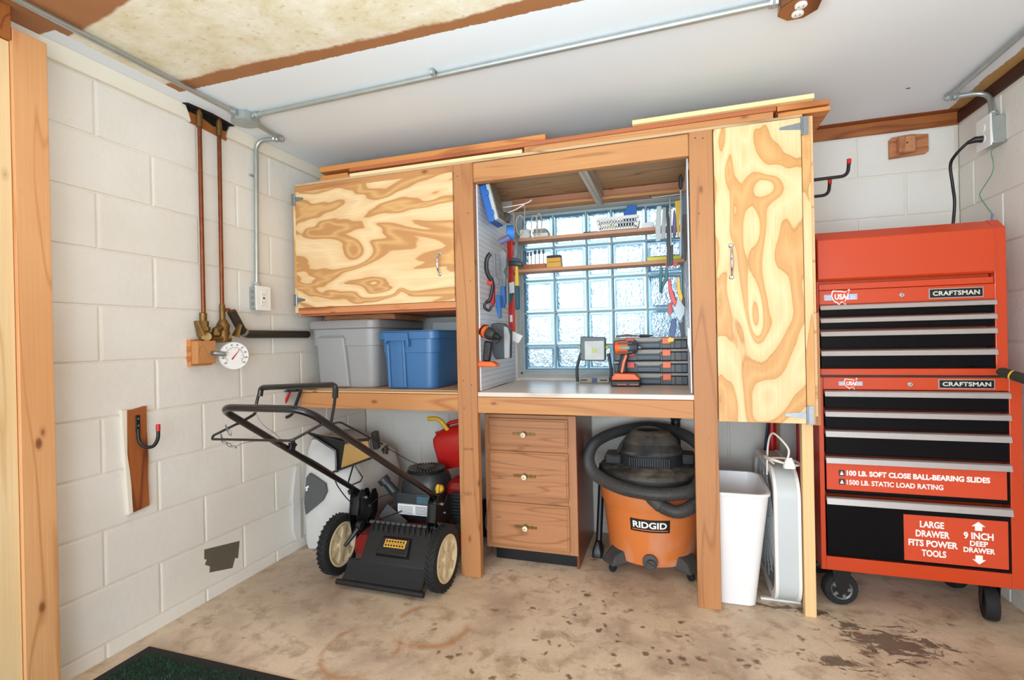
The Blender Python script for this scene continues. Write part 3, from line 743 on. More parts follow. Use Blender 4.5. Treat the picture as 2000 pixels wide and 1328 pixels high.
# ------------------------------------------------------------------ oak drawer cabinet
M['oak_x'] = wood('stained_oak_x', 'bb8257', '94603c', 'x', rings=9, seed=2, grain=1.6, knots=False, c3='a9744c')
M['oak_z'] = wood('stained_oak_z', 'b57f58', '8f5e3c', 'z', rings=6, seed=5, grain=1.5, knots=False)
M['oakside'] = wood('red_brown_veneer', '7c452c', '5d2f1d', 'z', rings=3, seed=5, knots=False, rough=.3)
yd = 1.11
dc = thing('drawer_cabinet', (1.27, yd, 0), 'brown oak drawer cabinet with three drawers under the workbench', 'cabinet')
mb = MB(); mb.box(1.05, 1.06, yd + .02, 1.60, .05, .745); mb.box(1.06, 1.51, 1.585, 1.60, .05, .745); mb.box(1.06, 1.51, yd + .02, 1.585, .735, .745); part('carcass', mb, M['oakside'], dc)
mb = MB(); mb.box(1.506, 1.517, yd + .02, 1.60, .0, .745); part('side_panel', mb, M['oakside'], dc, b=.001, label='dark red-brown side panel')
mb = MB()
mb.box(1.049, 1.078, yd, yd + .02, .072, .745); part('face_stile', mb, M['oak_z'], dc, b=.001)
mb = MB(); mb.box(1.474, 1.517, yd, yd + .02, .072, .745); part('face_stile', mb, M['oak_z'], dc, b=.001)
for a, b in ((.725, .745), (.562, .598), (.306, .346), (.072, .10)):
    mb = MB(); mb.box(1.0785, 1.4735, yd + .001, yd + .02, a, b); part('face_rail', mb, M['oak_x'], dc, b=.001)
mb = MB(); mb.box(1.083, 1.503, yd + .045, yd + .055, .0, .074); part('toe_kick', mb, pm('black_toe_kick', '15171c', .35, scale=12), dc, b=.001)
M['porcelain'] = pm('cream_porcelain', 'efe6c8', .15, var=.02, bump=0)
for (z0, z1) in ((.592, .728), (.340, .566), (.094, .310)):
    mb = MB(); x0, x1 = 1.074, 1.479
    e = .011
    q = lambda i, y: [(x0 + i, y, z0 + i), (x1 - i, y, z0 + i), (x1 - i, y, z1 - i), (x0 + i, y, z1 - i)]
    mb.loft([q(.004, yd - .001), q(0, yd - .006), q(0, yd - .012), q(.003, yd - .015), q(.008, yd - .0155), q(e, yd - .0195)])
    dr = part('drawer', mb, M['oak_x'], dc, smooth=20)
    zc = (z0 + z1) / 2 - .005; xc = 1.262; yy = yd - .020
    mb = MB(); h = []
    for i in range(33):
        u = -1 + 2 * i / 32; a = abs(u)
        hh = .014 * max(0, 1 - a * 3.2) ** .5 if a < .3 else 0
        hh = max(hh, .0045 + .004 * max(0, 1 - abs(a - .55) * 5) + .004 * max(0, 1 - abs(a - .93) * 12)) * (1 if a < .995 else .2)
        h.append((xc + u * .058, hh))
    mb.ext([(x, zc - k) for x, k in h] + [(x, zc + k) for x, k in h[::-1]], yy - .003, yy, 'xz')
    bp = part('backplate', mb, M['brass'], dr if False else dc, b=.0008)
    mb = MB(); mb.lathe([(.005, yy - .003), (.005, yy - .010), (.0125, yy - .014), (.0135, yy - .019), (.009, yy - .024), (.004, yy - .025)], 20, (xc, 0, zc - .003), 'y'); kb = part('knob', mb, M['porcelain'], dc, label='cream porcelain knob')
    mb = MB(); mb.lathe([(.0032, yy - .0245), (.0032, yy - .0262)], 10, (xc, 0, zc - .003), 'y'); part('knob_screw', mb, M['brass'], kb)

# ------------------------------------------------------------------ lawn mower
M['mowred'] = pm('mower_deck_red', '8e1f1c', .35, var=.15, coat=.3)
M['hub'] = pm('cream_wheel_hub', 'd8c7a4', .45, var=.12, scale=25)
M['graymetal'] = pm('grey_sheet', '4b4e50', .5, var=.15)
M['label'] = pm('paper_label', 'e9eaea', .5, var=.03)
M['ink2'] = pm('dark_print', '222327', .5, bump=0)
M['whiteink'] = pm('white_print', 'f4f3ef', .45, bump=0, var=.02)
M['mowblack'] = pm('mower_black_steel', '131416', .3, var=.2, coat=.3, scale=12)
mw_ = thing('lawn_mower', (.68, .8, 0), 'red push lawn mower with black handle parked under the bin shelf', 'lawn mower')
def tyre(mb, cx, cy, r, w, ax='x', lugs=36):
    c = (0, cy, r) if ax == 'x' else (cx, cy, r)
    prof = [(r * .74, cx - w * .42), (r * .9, cx - w / 2), (r * .975, cx - w * .44), (r * .985, cx), (r * .975, cx + w * .44), (r * .9, cx + w / 2), (r * .74, cx + w * .42)]
    mb.lathe(prof, 48, (0, cy, r), 'x', cap=False)
    mb.lathe([(r * .74, cx - w * .42), (r * .74, cx + w * .42)], 48, (0, cy, r), 'x', cap=False)
    for k in range(lugs):
        for s in (-1, 1):
            a = 2 * pi * (k + (.5 if s > 0 else 0)) / lugs
            rot = Matrix.Rotation(a, 4, 'X') @ Matrix.Translation((cx + s * w * .24, r * .985, 0)) @ Matrix.Rotation(s * .7, 4, 'Y')
            o = mb.M; mb.M = Matrix.Translation((0, cy, r)) @ rot; mb.box(-w * .26, w * .26, -.003, .0045, -r * .03, r * .03); mb.M = o
def wheel(parent, cx, cy, r, w, face):
    """wheel with face = +1 or -1 side detailed"""
    mb = MB(); tyre(mb, cx, cy, r, w); t = part('tyre', mb, M['rubber'], parent, smooth=30)
    mb = MB(); f = cx + face * w * .40
    for fs in (1, -1):
        q = lambda k: cx + fs * w * k
        mb.lathe([(r * .745, q(.30)), (r * .745, q(.47)), (r * .70, q(.50)), (r * .64, q(.40)), (r * .60, q(.12)), (r * .24, q(.22)), (r * .22, q(.46)), (r * .14, q(.50)), (0, q(.5))], 40, (0, cy, r), 'x', cap=False)
        for k in range(6):
            a = 2 * pi * k / 6 + .3; o = mb.M
            mb.M = Matrix.Translation((0, cy, r)) @ Matrix.Rotation(a, 4, 'X')
            x0, x1 = sorted((q(.12), q(.40)))
            mb.ext([(r * .18, -.015), (r * .42, -.008), (r * .66, -.020), (r * .66, .020), (r * .42, .008), (r * .18, .015)], x0, x1, 'yz'); mb.M = o
    part('wheel_hub', mb, M['hub'], parent, smooth=40)
for nm, (cx, cy, r, w) in (('r', (.960, .785, .140, .05)), ('l', (.395, .802, .140, .05)), ('fr', (.93, 1.42, .10, .045)), ('fl', (.43, 1.42, .10, .045))):
    wheel(mw_, cx, cy, r, w, 1)
# deck
mb = MB()
sec = lambda y, w, z0, z1: [(.675 - w, y, z0), (.675 + w, y, z0), (.675 + w * .98, y, z1 - .03), (.675 + w * .86, y, z1), (.675 - w * .86, y, z1), (.675 - w * .98, y, z1 - .03)]
mb.loft([sec(.86, .235, .075, .17), sec(.95, .245, .06, .185), sec(1.10, .26, .055, .195), sec(1.30, .26, .055, .195), sec(1.45, .21, .06, .18), sec(1.53, .12, .07, .155)])
part('deck', mb, M['mowred'], mw_, smooth=50)
mb = MB(); mb.ext([(.74, .095), (.86, .225), (.88, .225), (.88, .095)], .545, .553, 'yz'); part('side_plate', mb, M['mowred'], mw_)
mb = MB(); mb.ext([(.74, .095), (.86, .225), (.88, .225), (.88, .095)], .905, .913, 'yz'); part('side_plate', mb, M['mowred'], mw_)
# rear discharge door, slanting to the rear
A = Vector((0, .83, .272)); B = Vector((0, .735, .112))
mb = MB(); mb.ext([(.845, .240), (.829, .246), (.728, .112), (.724, .102), (.736, .099)], .562, .902, 'yz'); dd = part('rear_door', mb, M['black'], mw_, b=.003)
mb = MB(); mb.lathe([(.009, .545), (.009, .915)], 14, (0, .845, .246), 'x'); part('hinge_rod', mb, M['graymetal'], dd)
mb = MB()
for k in range(12):
    x = .575 + k * .028; mb.ext([(.840, .256), (.808, .238), (.802, .218), (.814, .226)], x, x + .005, 'yz')
part('hinge_fins', mb, M['black'], dd, kind='stuff')
nrm = Vector((0, -.866, .5)); dn = Vector((0, -.5, -.83)).normalized(); nn = Vector((0, dn.z, -dn.y)) ; nn = Vector((0, -.799, .601))
def onflap(x, t, h): 
    p = Vector((x, .829, .246)) + Vector((0, -.101, -.134)) * t + nn * h; return tuple(p)
mb = MB(); mb.loft([[onflap(.645, .30, 0), onflap(.80, .30, 0), onflap(.81, .86, 0), onflap(.635, .86, 0)], [onflap(.655, .36, .012), onflap(.79, .36, .012), onflap(.80, .80, .02), onflap(.645, .80, .02)]]); part('raised_panel', mb, M['black'], dd, b=.003)
mb = MB(); mb.loft([[onflap(.672, .40, .0135), onflap(.782, .40, .0135), onflap(.782, .62, .0175), onflap(.672, .62, .0175)], [onflap(.672, .40, .0142), onflap(.782, .40, .0142), onflap(.782, .62, .0182), onflap(.672, .62, .0182)]]); part('warning_label', mb, pm('amber_label', 'e2a83a', .45, bump=0), dd)
mb = MB(); mb.loft([[onflap(.672, .503, .0160), onflap(.782, .503, .0160), onflap(.782, .512, .0162), onflap(.672, .512, .0162)], [onflap(.672, .503, .0166), onflap(.782, .503, .0166), onflap(.782, .512, .0168), onflap(.672, .512, .0168)]])
for k in range(7):
    x = .678 + k * .0145
    for t0 in (.43, .54): mb.loft([[onflap(x, t0, .015 + (t0 - .4) * .018), onflap(x + .009, t0, .015 + (t0 - .4) * .018), onflap(x + .009, t0 + .05, .0158 + (t0 - .4) * .018), onflap(x, t0 + .05, .0158 + (t0 - .4) * .018)][:4], [onflap(x, t0, .0158 + (t0 - .4) * .018), onflap(x + .009, t0, .0158 + (t0 - .4) * .018), onflap(x + .009, t0 + .05, .0166 + (t0 - .4) * .018), onflap(x, t0 + .05, .0166 + (t0 - .4) * .018)]])
part('label_marks', mb, M['ink2'], dd, kind='stuff')
mb = MB(); mb.ext([(.735, .112), (.728, .110), (.70, .06), (.668, .035), (.676, .03), (.712, .055)], .50, .905, 'yz'); tf = part('trailing_flap', mb, M['rubber'], mw_)
mb = MB(); mb.tube([(.478, .668, .028), (.925, .662, .028)], .0125, 12); part('flap_rod', mb, M['black'], mw_, smooth=40)
# handle brackets
for x0, x1 in ((.452, .50), (.872, .915)):
    mb = MB()
    prof = [(.82, .19), (.93, .20), (.975, .25), (.985, .33), (.965, .372), (.935, .375), (.912, .345), (.895, .338), (.878, .35), (.868, .39), (.845, .402), (.815, .375), (.80, .28)]
    mb.ext(prof, x0, x0 + .004, 'yz'); mb.ext(prof, x1 - .004, x1, 'yz'); mb.ext([(.84, .20), (.90, .215), (.93, .26), (.92, .262), (.89, .225), (.84, .212)], x0, x1, 'yz'); mb.ext([(.815, .28), (.825, .365), (.832, .36), (.825, .28)], x0, x1, 'yz')
    part('handle_bracket', mb, M['graymetal'] if False else M['mowblack'], mw_, b=.001)
    mb = MB(); mb.lathe([(.008, x0 - .006), (.008, x1 + .008), (.004, x1 + .011)], 10, (0, .872, .352), 'x'); mb.lathe([(.006, x0 - .004), (.006, x1 + .005)], 10, (0, .905, .30), 'x'); part('bolt', mb, M['steel'], mw_)
# main tube handle
pts = [(.468, .905, .350), (.462, .80, .425), (.452, .11, .893), (.86, .06, .905), (.885, .80, .43), (.893, .905, .350)]
pts = [pts[0], pts[1]] + [tuple(p) for p in rnd([pts[1], (.450, .085, .905), (.848, .05, .912), pts[4]], .075, 8)][1:-1] + [pts[4], pts[5]]
mb = MB(); mb.tube(pts, .0125, 14); part('handle_tube', mb, M['mowblack'], mw_, smooth=60)
# operator bail
pts = rnd([(.456, .185, .842), (.462, .24, .862), (.468, .235, .90), (.470, .255, .957), (.838, .215, .975), (.846, .20, .92), (.852, .165, .838)], .035, 6)
mb = MB(); mb.tube(pts, .0055, 10); part('bail', mb, M['mowblack'], mw_, smooth=60)
pts = rnd([(.471, .250, .925), (.472, .256, .957), (.838, .216, .975), (.844, .204, .93)], .05, 8)
mb = MB(); mb.tube(pts, .0105, 12); part('bail_grip', mb, M['mowblack'], mw_, smooth=60, label='thick padded grip bar')
# lower wire guard
pts = rnd([(.458, .21, .822), (.445, .175, .835), (.408, .10, .802), (.408, .095, .79), (.80, .04, .812), (.858, .12, .855)], .012, 5)
mb = MB(); mb.tube(pts, .0045, 10); part('wire_guard', mb, M['mowblack'], mw_, smooth=60)
pts = rnd([(.852, .17, .845), (.872, .19, .85), (.885, .43, .725)], .02, 6)
mb = MB(); mb.tube(pts, .0035, 8); part('cable', mb, M['black'], mw_, smooth=60)
mb = MB(); mb.tube(bez([(.885, .44, .715), (.82, .75, .58), (.76, .98, .50)], 6), .0018, 6); part('starter_cord', mb, M['black'], mw_)
mb = MB(); mb.tube(bez([(.50, .87, .29), (.53, .95, .33), (.60, 1.0, .345)], 6), .0022, 6); part('cable', mb, M['black'], mw_)
mb = MB(); mb.tube(bez([(.505, .87, .23), (.56, .92, .235), (.64, .98, .26)], 6), .003, 6); part('cable', mb, M['black'], mw_)
mb = MB(); mb.tube(bez([(.45, .40, .69), (.445, .55, .60), (.447, .68, .52), (.44, .74, .44), (.45, .80, .36), (.47, .86, .30)], 6), .0028, 6); part('cable', mb, M['black'], mw_, smooth=60)
mb = MB(); mb.tube(bez([(.45, .40, .70), (.452, .55, .612), (.455, .70, .51)], 6), .0028, 6); part('cable', mb, M['black'], mw_, smooth=60)
# chain links and thin cable on the left tube
mb = MB()
for i, (c, ax_) in enumerate([((.432, .135, .822), 0), ((.440, .14, .808), 1), ((.436, .11, .795), 0), ((.448, .11, .778), 1), ((.462, .115, .768), 0), ((.478, .12, .762), 1)]):
    ring = []
    for k in range(12):
        a = 2 * pi * k / 12; u, v = .013 * cos(a), .006 * sin(a)
        ring.append((c[0] + u * (.9 if i > 2 else .4), c[1] + (v if ax_ else 0), c[2] + (0 if ax_ else v) - u * (.35 if i > 2 else .9)))
    mb.tube(ring, .0016, 6, closed=True)
part('chain', mb, M['steel'], mw_, smooth=60)
mb = MB(); mb.tube(bez([(.485, .12, .76), (.49, .16, .768), (.475, .28, .75), (.46, .37, .705)], 6), .0012, 6); mb.tube(bez([(.468, .23, .87), (.48, .25, .82), (.475, .33, .76), (.462, .39, .70)], 6), .001, 6); part('cable', mb, M['steel'], mw_)
# knobs on the tubes
def starknob(x, y, z, r=.019):
    mb = MB(); mb.lathe([(.007, x), (.007, x + .014)], 10, (0, y, z), 'x')
    poly = [((r if k % 2 == 0 else r * .62) * cos(2 * pi * k / 10) + y, (r if k % 2 == 0 else r * .62) * sin(2 * pi * k / 10) + z) for k in range(10)]
    mb.ext(poly, x + .010, x + .024, 'yz'); return part('wing_knob', mb, M['black'], mw_, b=.003)
starknob(.458, .41, .705, .024); starknob(.876, .44, .70, .02)
mb = MB(); mb.cbox((.872, .405, .745), (.022, .03, .07), Matrix.Rotation(.2, 3, 'X')); part('cord_guide', mb, M['rubber'], mw_, b=.006)
starknob(.452, .80, .40, .02)
# levers
mb = MB(); mb.tube([(.52, .79, .24), (.50, .76, .20), (.47, .74, .16)], [.012, .010, .008], 10); mb.lathe([(.020, .51), (.020, .535)], 14, (0, .79, .245), 'x'); part('height_lever', mb, M['black'], mw_, b=.001)
# engine
M['engblack'] = pm('engine_black', '1a1c20', .4, var=.3, scale=15, c2='303438')
ex, ey = .70, 1.12
mb = MB(); mb.loft([[(ex + x * k, ey + y * k, z) for x, y in rrect(.27, .25, .04, 5)] for z, k in ((.19, .75), (.235, .78), (.24, .98), (.335, 1.0), (.345, .97))]); eng = part('engine', mb, M['engblack'], mw_, smooth=40)
mb = MB(); mb.loft([[(ex + .01 + x * k, ey + y * k, z) for x, y in rrect(.25, .23, .09, 6)] for z, k in ((.345, 1.0), (.395, .98), (.425, .88), (.435, .80))]); part('engine_cowl', mb, M['engblack'], mw_, smooth=40)
mb = MB(); mb.lathe([(.098, .435), (.10, .447), (.085, .452), (.08, .448), (.05, .450), (.045, .458), (0, .458)], 36, (ex + .01, ey, 0)); st = part('starter_screen', mb, M['black'], mw_, smooth=40)
mb = MB()
for k in range(36):
    a = 2 * pi * k / 36; mb.M = Matrix.Translation((ex + .01, ey, .452)) @ Matrix.Rotation(a, 4, 'Z'); mb.box(.05, .095, -.0022, .0022, -.003, .004)
part('screen_fins', mb, M['dustyblack'], st, kind='stuff')
mb = MB(); mb.tube([(.575, 1.03, .33), (.545, 1.02, .37), (.527, 1.01, .395)], [.026, .024, .022], 14); mb.tube([(.530, 1.012, .388), (.513, 1.005, .412)], .031, 16); part('oil_filler', mb, M['engblack'], mw_, smooth=40)
mb = MB(); mb.box(.615, .80, ey - .1375, ey - .1275, .243, .295); part('rating_label', mb, M['label'], eng)
mb = MB()
for k in range(6): mb.box(.62, .70, ey - .1381, ey - .1374, .248 + k * .007, .250 + k * .007); mb.box(.715, .79, ey - .1381, ey - .1374, .250 + k * .007, .2525 + k * .007)
part('label_lines', mb, M['ink2'], eng, kind='stuff')
mb = MB(); mb.box(.72, .82, ey - .1345, ey - .124, .30, .338); part('engine_plate', mb, pm('slate_plate', '4d6d7c', .25, var=.2, coat=.5), eng, b=.002)
mb = MB(); mb.loft([[(.90 + x * k, 1.18 + y * k, z) for x, y in rrect(.16, .20, .05, 5)] for z, k in ((.27, .9), (.36, 1), (.385, .8))]); part('fuel_tank', mb, M['mowred'], mw_, smooth=40)
mb = MB(); mb.lathe([(.024, .0), (.026, .02), (.014, .026)], 14, (0, 0, 0)); 
mb2 = MB(Matrix.Translation((.835, 1.02, .375)) @ Matrix.Rotation(R(75), 4, 'X')); mb2.lathe([(.022, -.01), (.022, .012), (.010, .016)], 10); mb2.box(-.008, .008, -.022, .022, .012, .028); part('fuel_knob', mb2, M['yellow'], mw_, b=.003)
mb = MB()
for k in range(7): mb.box(.87, .96, 1.03, 1.10, .235 + k * .016, .243 + k * .016)
mb.box(.885, .945, 1.045, 1.09, .20, .35); part('cylinder_fins', mb, M['engblack'], mw_, kind='stuff')
mb = MB(); mb.cbox((.60, .96, .225), (.15, .004, .07), Matrix.Rotation(-.5, 3, 'X') @ Matrix.Rotation(.5, 3, 'Y')); part('deflector', mb, M['graymetal'], mw_)
mb = MB(); mb.ext([(.78, .30), (.98, .22), (1.12, .19), (1.12, .17), (.88, .17)], .935, .94, 'yz'); part('side_cover', mb, M['graymetal'], mw_)
mb = MB(); mb.lathe([(.02, .19), (.022, .205), (.018, .212)], 16, (.565, .945, 0)); part('water_port_cap', mb, M['blue'], mw_)
mb = MB(); mb.box(.60, .82, .90, .98, .19, .20); part('deck_plate', mb, M['brass'], mw_, b=.002)

# ------------------------------------------------------------------ grass bag standing in the corner
M['bagcloth'] = pm('grey_white_bag_cloth', 'cfcdca', .85, var=.08, scale=10, bump=.3)
M['bagcloth_d'] = pm('dark_grey_bag_print', '57595a', .85, var=.08)
gb = thing('grass_bag', (.17, 1.12, 0), 'grey cloth grass catcher bag with black open frame leaning in the corner', 'grass bag')
def ring(pts): return [tuple(p) for p in pts]
# body lofted between horizontal sections (x, y corners)
secs = []
for z, xa, xb, ya, yb in ((.005, .035, .16, .99, 1.30), (.04, .018, .26, .985, 1.38), (.20, .008, .37, .975, 1.44), (.36, .006, .38, .985, 1.45), (.46, .008, .35, 1.0, 1.44), (.53, .012, .22, 1.03, 1.42), (.585, .022, .12, 1.06, 1.38)):
    cx, cy = (xa + xb) / 2, (ya + yb) / 2
    secs.append([(cx + x, cy + y, z + .006 * sin(5 * x * 40)) for x, y in rrect(xb - xa, yb - ya, min(xb - xa, yb - ya) * .16, 5)])
mb = MB(); mb.loft(secs); part('bag', mb, M['bagcloth'], gb, smooth=60)
mb = MB(); mb.loft([[(x, y + .0, z) for x, y in ((.003, .925 + k), (.018, .92 + k), (.022, .968), (.004, .968))] for z, k in ((.06, .02), (.12, .0), (.30, .0), (.46, .03))]); part('side_fold', mb, M['bagcloth'], gb, smooth=60)
# dark printed patch with a letter stroke
P = [(0.057, 0.985, 0.421), (0.156, 0.985, 0.371), (0.165, 0.985, 0.328), (0.137, 0.985, 0.279), (0.028, 0.985, 0.195), (0.019, 0.985, 0.256), (0.036, 0.985, 0.397)]
mb = MB(); mb.ext([(p[0] + .03, p[2]) for p in P], .966, .978, 'xz'); part('printed_patch', mb, M['bagcloth_d'], gb, label='dark grey printed panel')
mb = MB(); mb.ext([(.055, .338), (.078, .355), (.084, .348), (.072, .338), (.076, .330), (.066, .322), (.062, .328), (.067, .334), (.063, .34)], .9635, .9655, 'xz'); part('white_mark', mb, M['whiteink'], gb)
# black frame opening
fo = [(.022, 1.02, .605), (.172, .93, .425), (.205, .93, .395)]
quad = [(.03, 1.02, .60), (.215, .965, .49), (.235, .97, .365), (.215, .965, .49)]
def sheet(L, y0, th, nm, mt, **k):
    mb = MB(); mb.ext([(p[0], p[2]) for p in L], y0, y0 + th, 'xz'); return part(nm, mb, mt, gb, **k)
sheet([(0.12, 0.972, 0.627), (0.299, 0.972, 0.615), (0.307, 0.972, 0.58), (0.279, 0.972, 0.448), (0.259, 0.972, 0.436), (0.259, 0.972, 0.545)], .975, .006, 'inner_panel', pm('dark_plate', '101011', .5))
sheet([(0.311, 0.972, 0.585), (0.452, 0.972, 0.613), (0.471, 0.972, 0.526), (0.285, 0.972, 0.457)], .972, .006, 'inner_lining', pm('tan_lining', 'b08a50', .8, scale=8))
F = [(0.089, 0.966, 0.64), (0.26, 0.966, 0.552), (0.264, 0.966, 0.438), (0.231, 0.966, 0.434), (0.478, 0.966, 0.525), (0.468, 0.966, 0.62), (0.312, 0.966, 0.6)]
mb = MB(); mb.tube([F[0], F[1], F[2]], .0075, 8); mb.tube([F[3], F[4]], .0055, 8); mb.tube([F[5], F[6]], .008, 8); mb.tube([F[0], F[6]], .005, 8); mb.tube([F[4], F[5]], .005, 8); part('frame', mb, M['mowblack'], gb)
tr = [(0.38, 0.955, 0.486), (0.428, 0.955, 0.425), (0.415, 0.955, 0.403), (0.343, 0.955, 0.371), (0.337, 0.955, 0.381), (0.374, 0.955, 0.485)]
mb = MB(); mb.tube(tr, .0042, 8); part('lift_handle', mb, M['mowblack'], gb)

# ------------------------------------------------------------------ gas can hung behind the mower
gc = thing('gas_can', (.79, 1.36, .40), 'red plastic gas can with a yellow spout hanging behind the middle post', 'gas can')
rot = Matrix.Translation((.80, 1.37, .41)) @ Matrix.Rotation(R(-14), 4, 'Y')
mb = MB(rot); mb.loft([[(x * k, y * k, z) for x, y in rrect(.23, .15, .03, 5)] for z, k in ((0, .9), (.01, .97), (.15, 1.0), (.18, .96), (.21, .70), (.225, .35))]); part('tank', mb, M['red'], gc, smooth=40)
mb = MB(rot); mb.tube(rnd([(-.05, 0, .19), (-.02, 0, .245), (.08, 0, .245), (.10, 0, .18)], .02), .011, 10); part('carry_handle', mb, M['red'], gc, smooth=60)
mb = MB(rot); mb.lathe([(.024, .0), (.024, .03)], 14, (-.085, 0, .185)); part('cap', mb, M['red'], gc)
sp_ = [(0.753, 1.33, 0.595), (0.7, 1.33, 0.663), (0.668, 1.33, 0.677), (0.616, 1.33, 0.672)]
mb = MB(); mb.tube(rnd(sp_, .015), .0125, 12); part('spout', mb, M['yellow'], gc, smooth=60)
mb = MB(); mb.tube([(.815, 1.36, .62), (.815, 1.36, .70), (.815, 1.34, .79)], .003, 8); part('hanging_hook', mb, M['steel'], gc)

# ------------------------------------------------------------------ wet/dry vacuum
M['vacorange'] = pm('scuffed_orange_drum', 'e07a33', .45, var=.05, scale=4, c2='c9764a', bump=.1)
vx, vy = 1.850, 1.312
vc = thing('shop_vacuum', (vx, vy, 0), 'orange wet dry shop vacuum with black lid and hose wrapped around it', 'vacuum')
def orangedust():
    t = NT('dusty_orange_drum'); co = t.coord(); n = t.noise(co, 4.5, 4, .6, .4); s = t.N('ShaderNodeSeparateXYZ'); t.L(co, s.inputs[0])
    t.col(t.mix(t.math('MULTIPLY', t.ramp(n, [(.5, (0, 0, 0)), (.68, (.8, .8, .8))]), t.math('SUBTRACT', 1.15, t.math('MULTIPLY', s.outputs[2], 2.2), clamp=True)), 'd7793a', 'cfa48e')); t.rough(.42); return t.m
M['drum'] = orangedust()
mb = MB(); mb.lathe([(.0, .055), (.19, .055), (.206, .065), (.212, .12), (.232, .30), (.236, .315), (.244, .33), (.250, .40), (.262, .405), (.262, .425), (.25, .43)], 56, (vx, vy, 0), cap=False); part('drum', mb, M['drum'], vc, smooth=30)
def dustyblack():
    t = NT('dusty_black_lid'); g = t.N('ShaderNodeNewGeometry'); s = t.N('ShaderNodeSeparateXYZ'); t.L(g.outputs['True Normal'], s.inputs[0]); n = t.noise(t.coord(), 9, 4, .65)
    up = t.math('MULTIPLY', t.math('SUBTRACT', s.outputs[2], .2, clamp=True), t.ramp(n, [(.38, (.1, .1, .1)), (.62, (1, 1, 1))]))
    t.col(t.mix(up, '1f2226', '82796b')); t.rough(.6); return t.m
M['lidblack'] = dustyblack()
mb = MB(); mb.lathe([(.25, .425), (.256, .43), (.254, .465), (.245, .482), (.20, .492), (.19, .50), (.15, .505)], 56, (vx, vy, 0)); lid = part('lid', mb, M['lidblack'], vc, smooth=35)
mb = MB(); mb.loft([[(vx + x * k, vy + .02 + y * k, z) for x, y in rrect(.31, .30, .11, 7)] for z, k in ((.50, 1.0), (.555, .99), (.565, .93), (.60, .84), (.64, .62), (.655, .35))]); mh = part('motor_housing', mb, M['lidblack'], vc, smooth=35)
mb = MB()
for k in range(18):
    x = vx - .09 + k * .0105; mb.box(x, x + .004, vy - .145, vy - .13, .505, .548)
part('vent_slats', mb, M['black'], mh, kind='stuff')
mb = MB(); mb.lathe([(.055, .650), (.06, .658), (.045, .664), (0, .664)], 28, (vx - .01, vy + .02, 0)); part('top_vent', mb, M['black'], mh)
mb = MB(); mb.box(vx - .215, vx - .13, vy - .10, vy + .03, .495, .545); part('caddy_pocket', mb, M['lidblack'], vc, b=.012)
mb = MB(); mb.box(vx + .14, vx + .21, vy - .04, vy + .09, .495, .545); part('caddy_pocket', mb, M['lidblack'], vc, b=.012)
mb = MB(); mb.tube(rnd([(vx - .16, vy - .05, .53), (vx - .13, vy - .04, .60), (vx - .07, vy + .10, .625), (vx - .06, vy + .12, .60)], .03), .009, 8); part('carry_handle', mb, M['lidblack'], vc)
# hose: corrugated tube wound round the lid, then looping under
path = bez([(2.085, 1.12, .50), (2.05, 1.05, .455), (1.98, 1.015, .437), (1.86, 1.00, .432), (1.72, 1.03, .444), (1.60, 1.12, .475), (1.55, 1.27, .52), (1.575, 1.41, .57), (1.70, 1.50, .615), (1.85, 1.525, .635), (2.0, 1.49, .61), (2.085, 1.39, .57), (2.10, 1.26, .53), (2.085, 1.12, .455), (2.05, 1.04, .395), (1.98, 1.005, .362), (1.915, 1.015, .372), (1.87, 1.045, .40)], 26)
def hose(mb, path, r, pitch=.0075):
    ds = 0; out = [path[0]]; 
    # resample
    L = [0]
    for a, b in zip(path, path[1:]): L.append(L[-1] + (b - a).length)
    n = int(L[-1] / pitch * 4); pts = []; j = 0
    for i in range(n):
        s = L[-1] * i / (n - 1)
        while j < len(L) - 2 and L[j + 1] < s: j += 1
        t = (s - L[j]) / max(1e-9, L[j + 1] - L[j]); pts.append(path[j].lerp(path[j + 1], t))
    rr = [r * (1.0, 1.0, .88, .88)[i % 4] for i in range(n)]
    mb.tube(pts, rr, 14)
mb = MB(); hose(mb, path, .030); part('hose', mb, pm('dark_grey_hose', '37383a', .45, var=.15, c2='4a4744', scale=10), vc, smooth=25)
mb = MB(); mb.tube([(1.905, 1.02, .375), (1.87, 1.035, .40), (1.845, 1.045, .43)], .031, 16); part('hose_cuff', mb, M['dustyblack'], vc, smooth=40)
mb = MB(); mb.box(1.70, 1.76, vy - .262, vy - .24, .42, .45) if False else mb.cbox((1.83, vy - .256, .418), (.16, .012, .024)); part('latch', mb, M['red'] if False else M['vacorange'], vc, b=.003)
# curved badge
def curved(mb, r, a0, a1, z0, z1, th, n=14):
    rings = []
    for i in range(n + 1):
        a = a0 + (a1 - a0) * i / n
        rings.append([(vx + rr * sin(a), vy - rr * cos(a), z) for rr, z in ((r(z0), z0), (r(z0) + th, z0), (r(z1) + th, z1), (r(z1), z1))])
    mb.loft(rings)
rad = lambda z: .212 + (z - .12) * (.02 / .18)
mb = MB(); curved(mb, rad, -.385, .40, .228, .287, .0015); bd = part('badge', mb, pm('black_badge', '1b1c1f', .35, bump=0), vc, label='black brand badge')
mb = MB(); curved(mb, lambda z: rad(z) + .0014, -.345, .36, .236, .2395, .0012); part('badge_stripe', mb, M['vacorange'], bd)
def wrap_text(o, ctr=0.0):
    L = wloc(o.parent)
    for v in o.data.vertices:
        p = v.co + L; s = (p.x - vx); z = p.z; r = rad(z) + .0026; a = s / .228
        v.co = Vector((vx + r * sin(a + ctr), vy - r * cos(a + ctr), z)) - L
tx = text('lettering', 'RIDGID', bd, M['whiteink'], (vx - .075, vy - .23, .246), (1, 0, 0), (0, 0, 1), .152, .031, bold=.03)
wrap_text(tx)
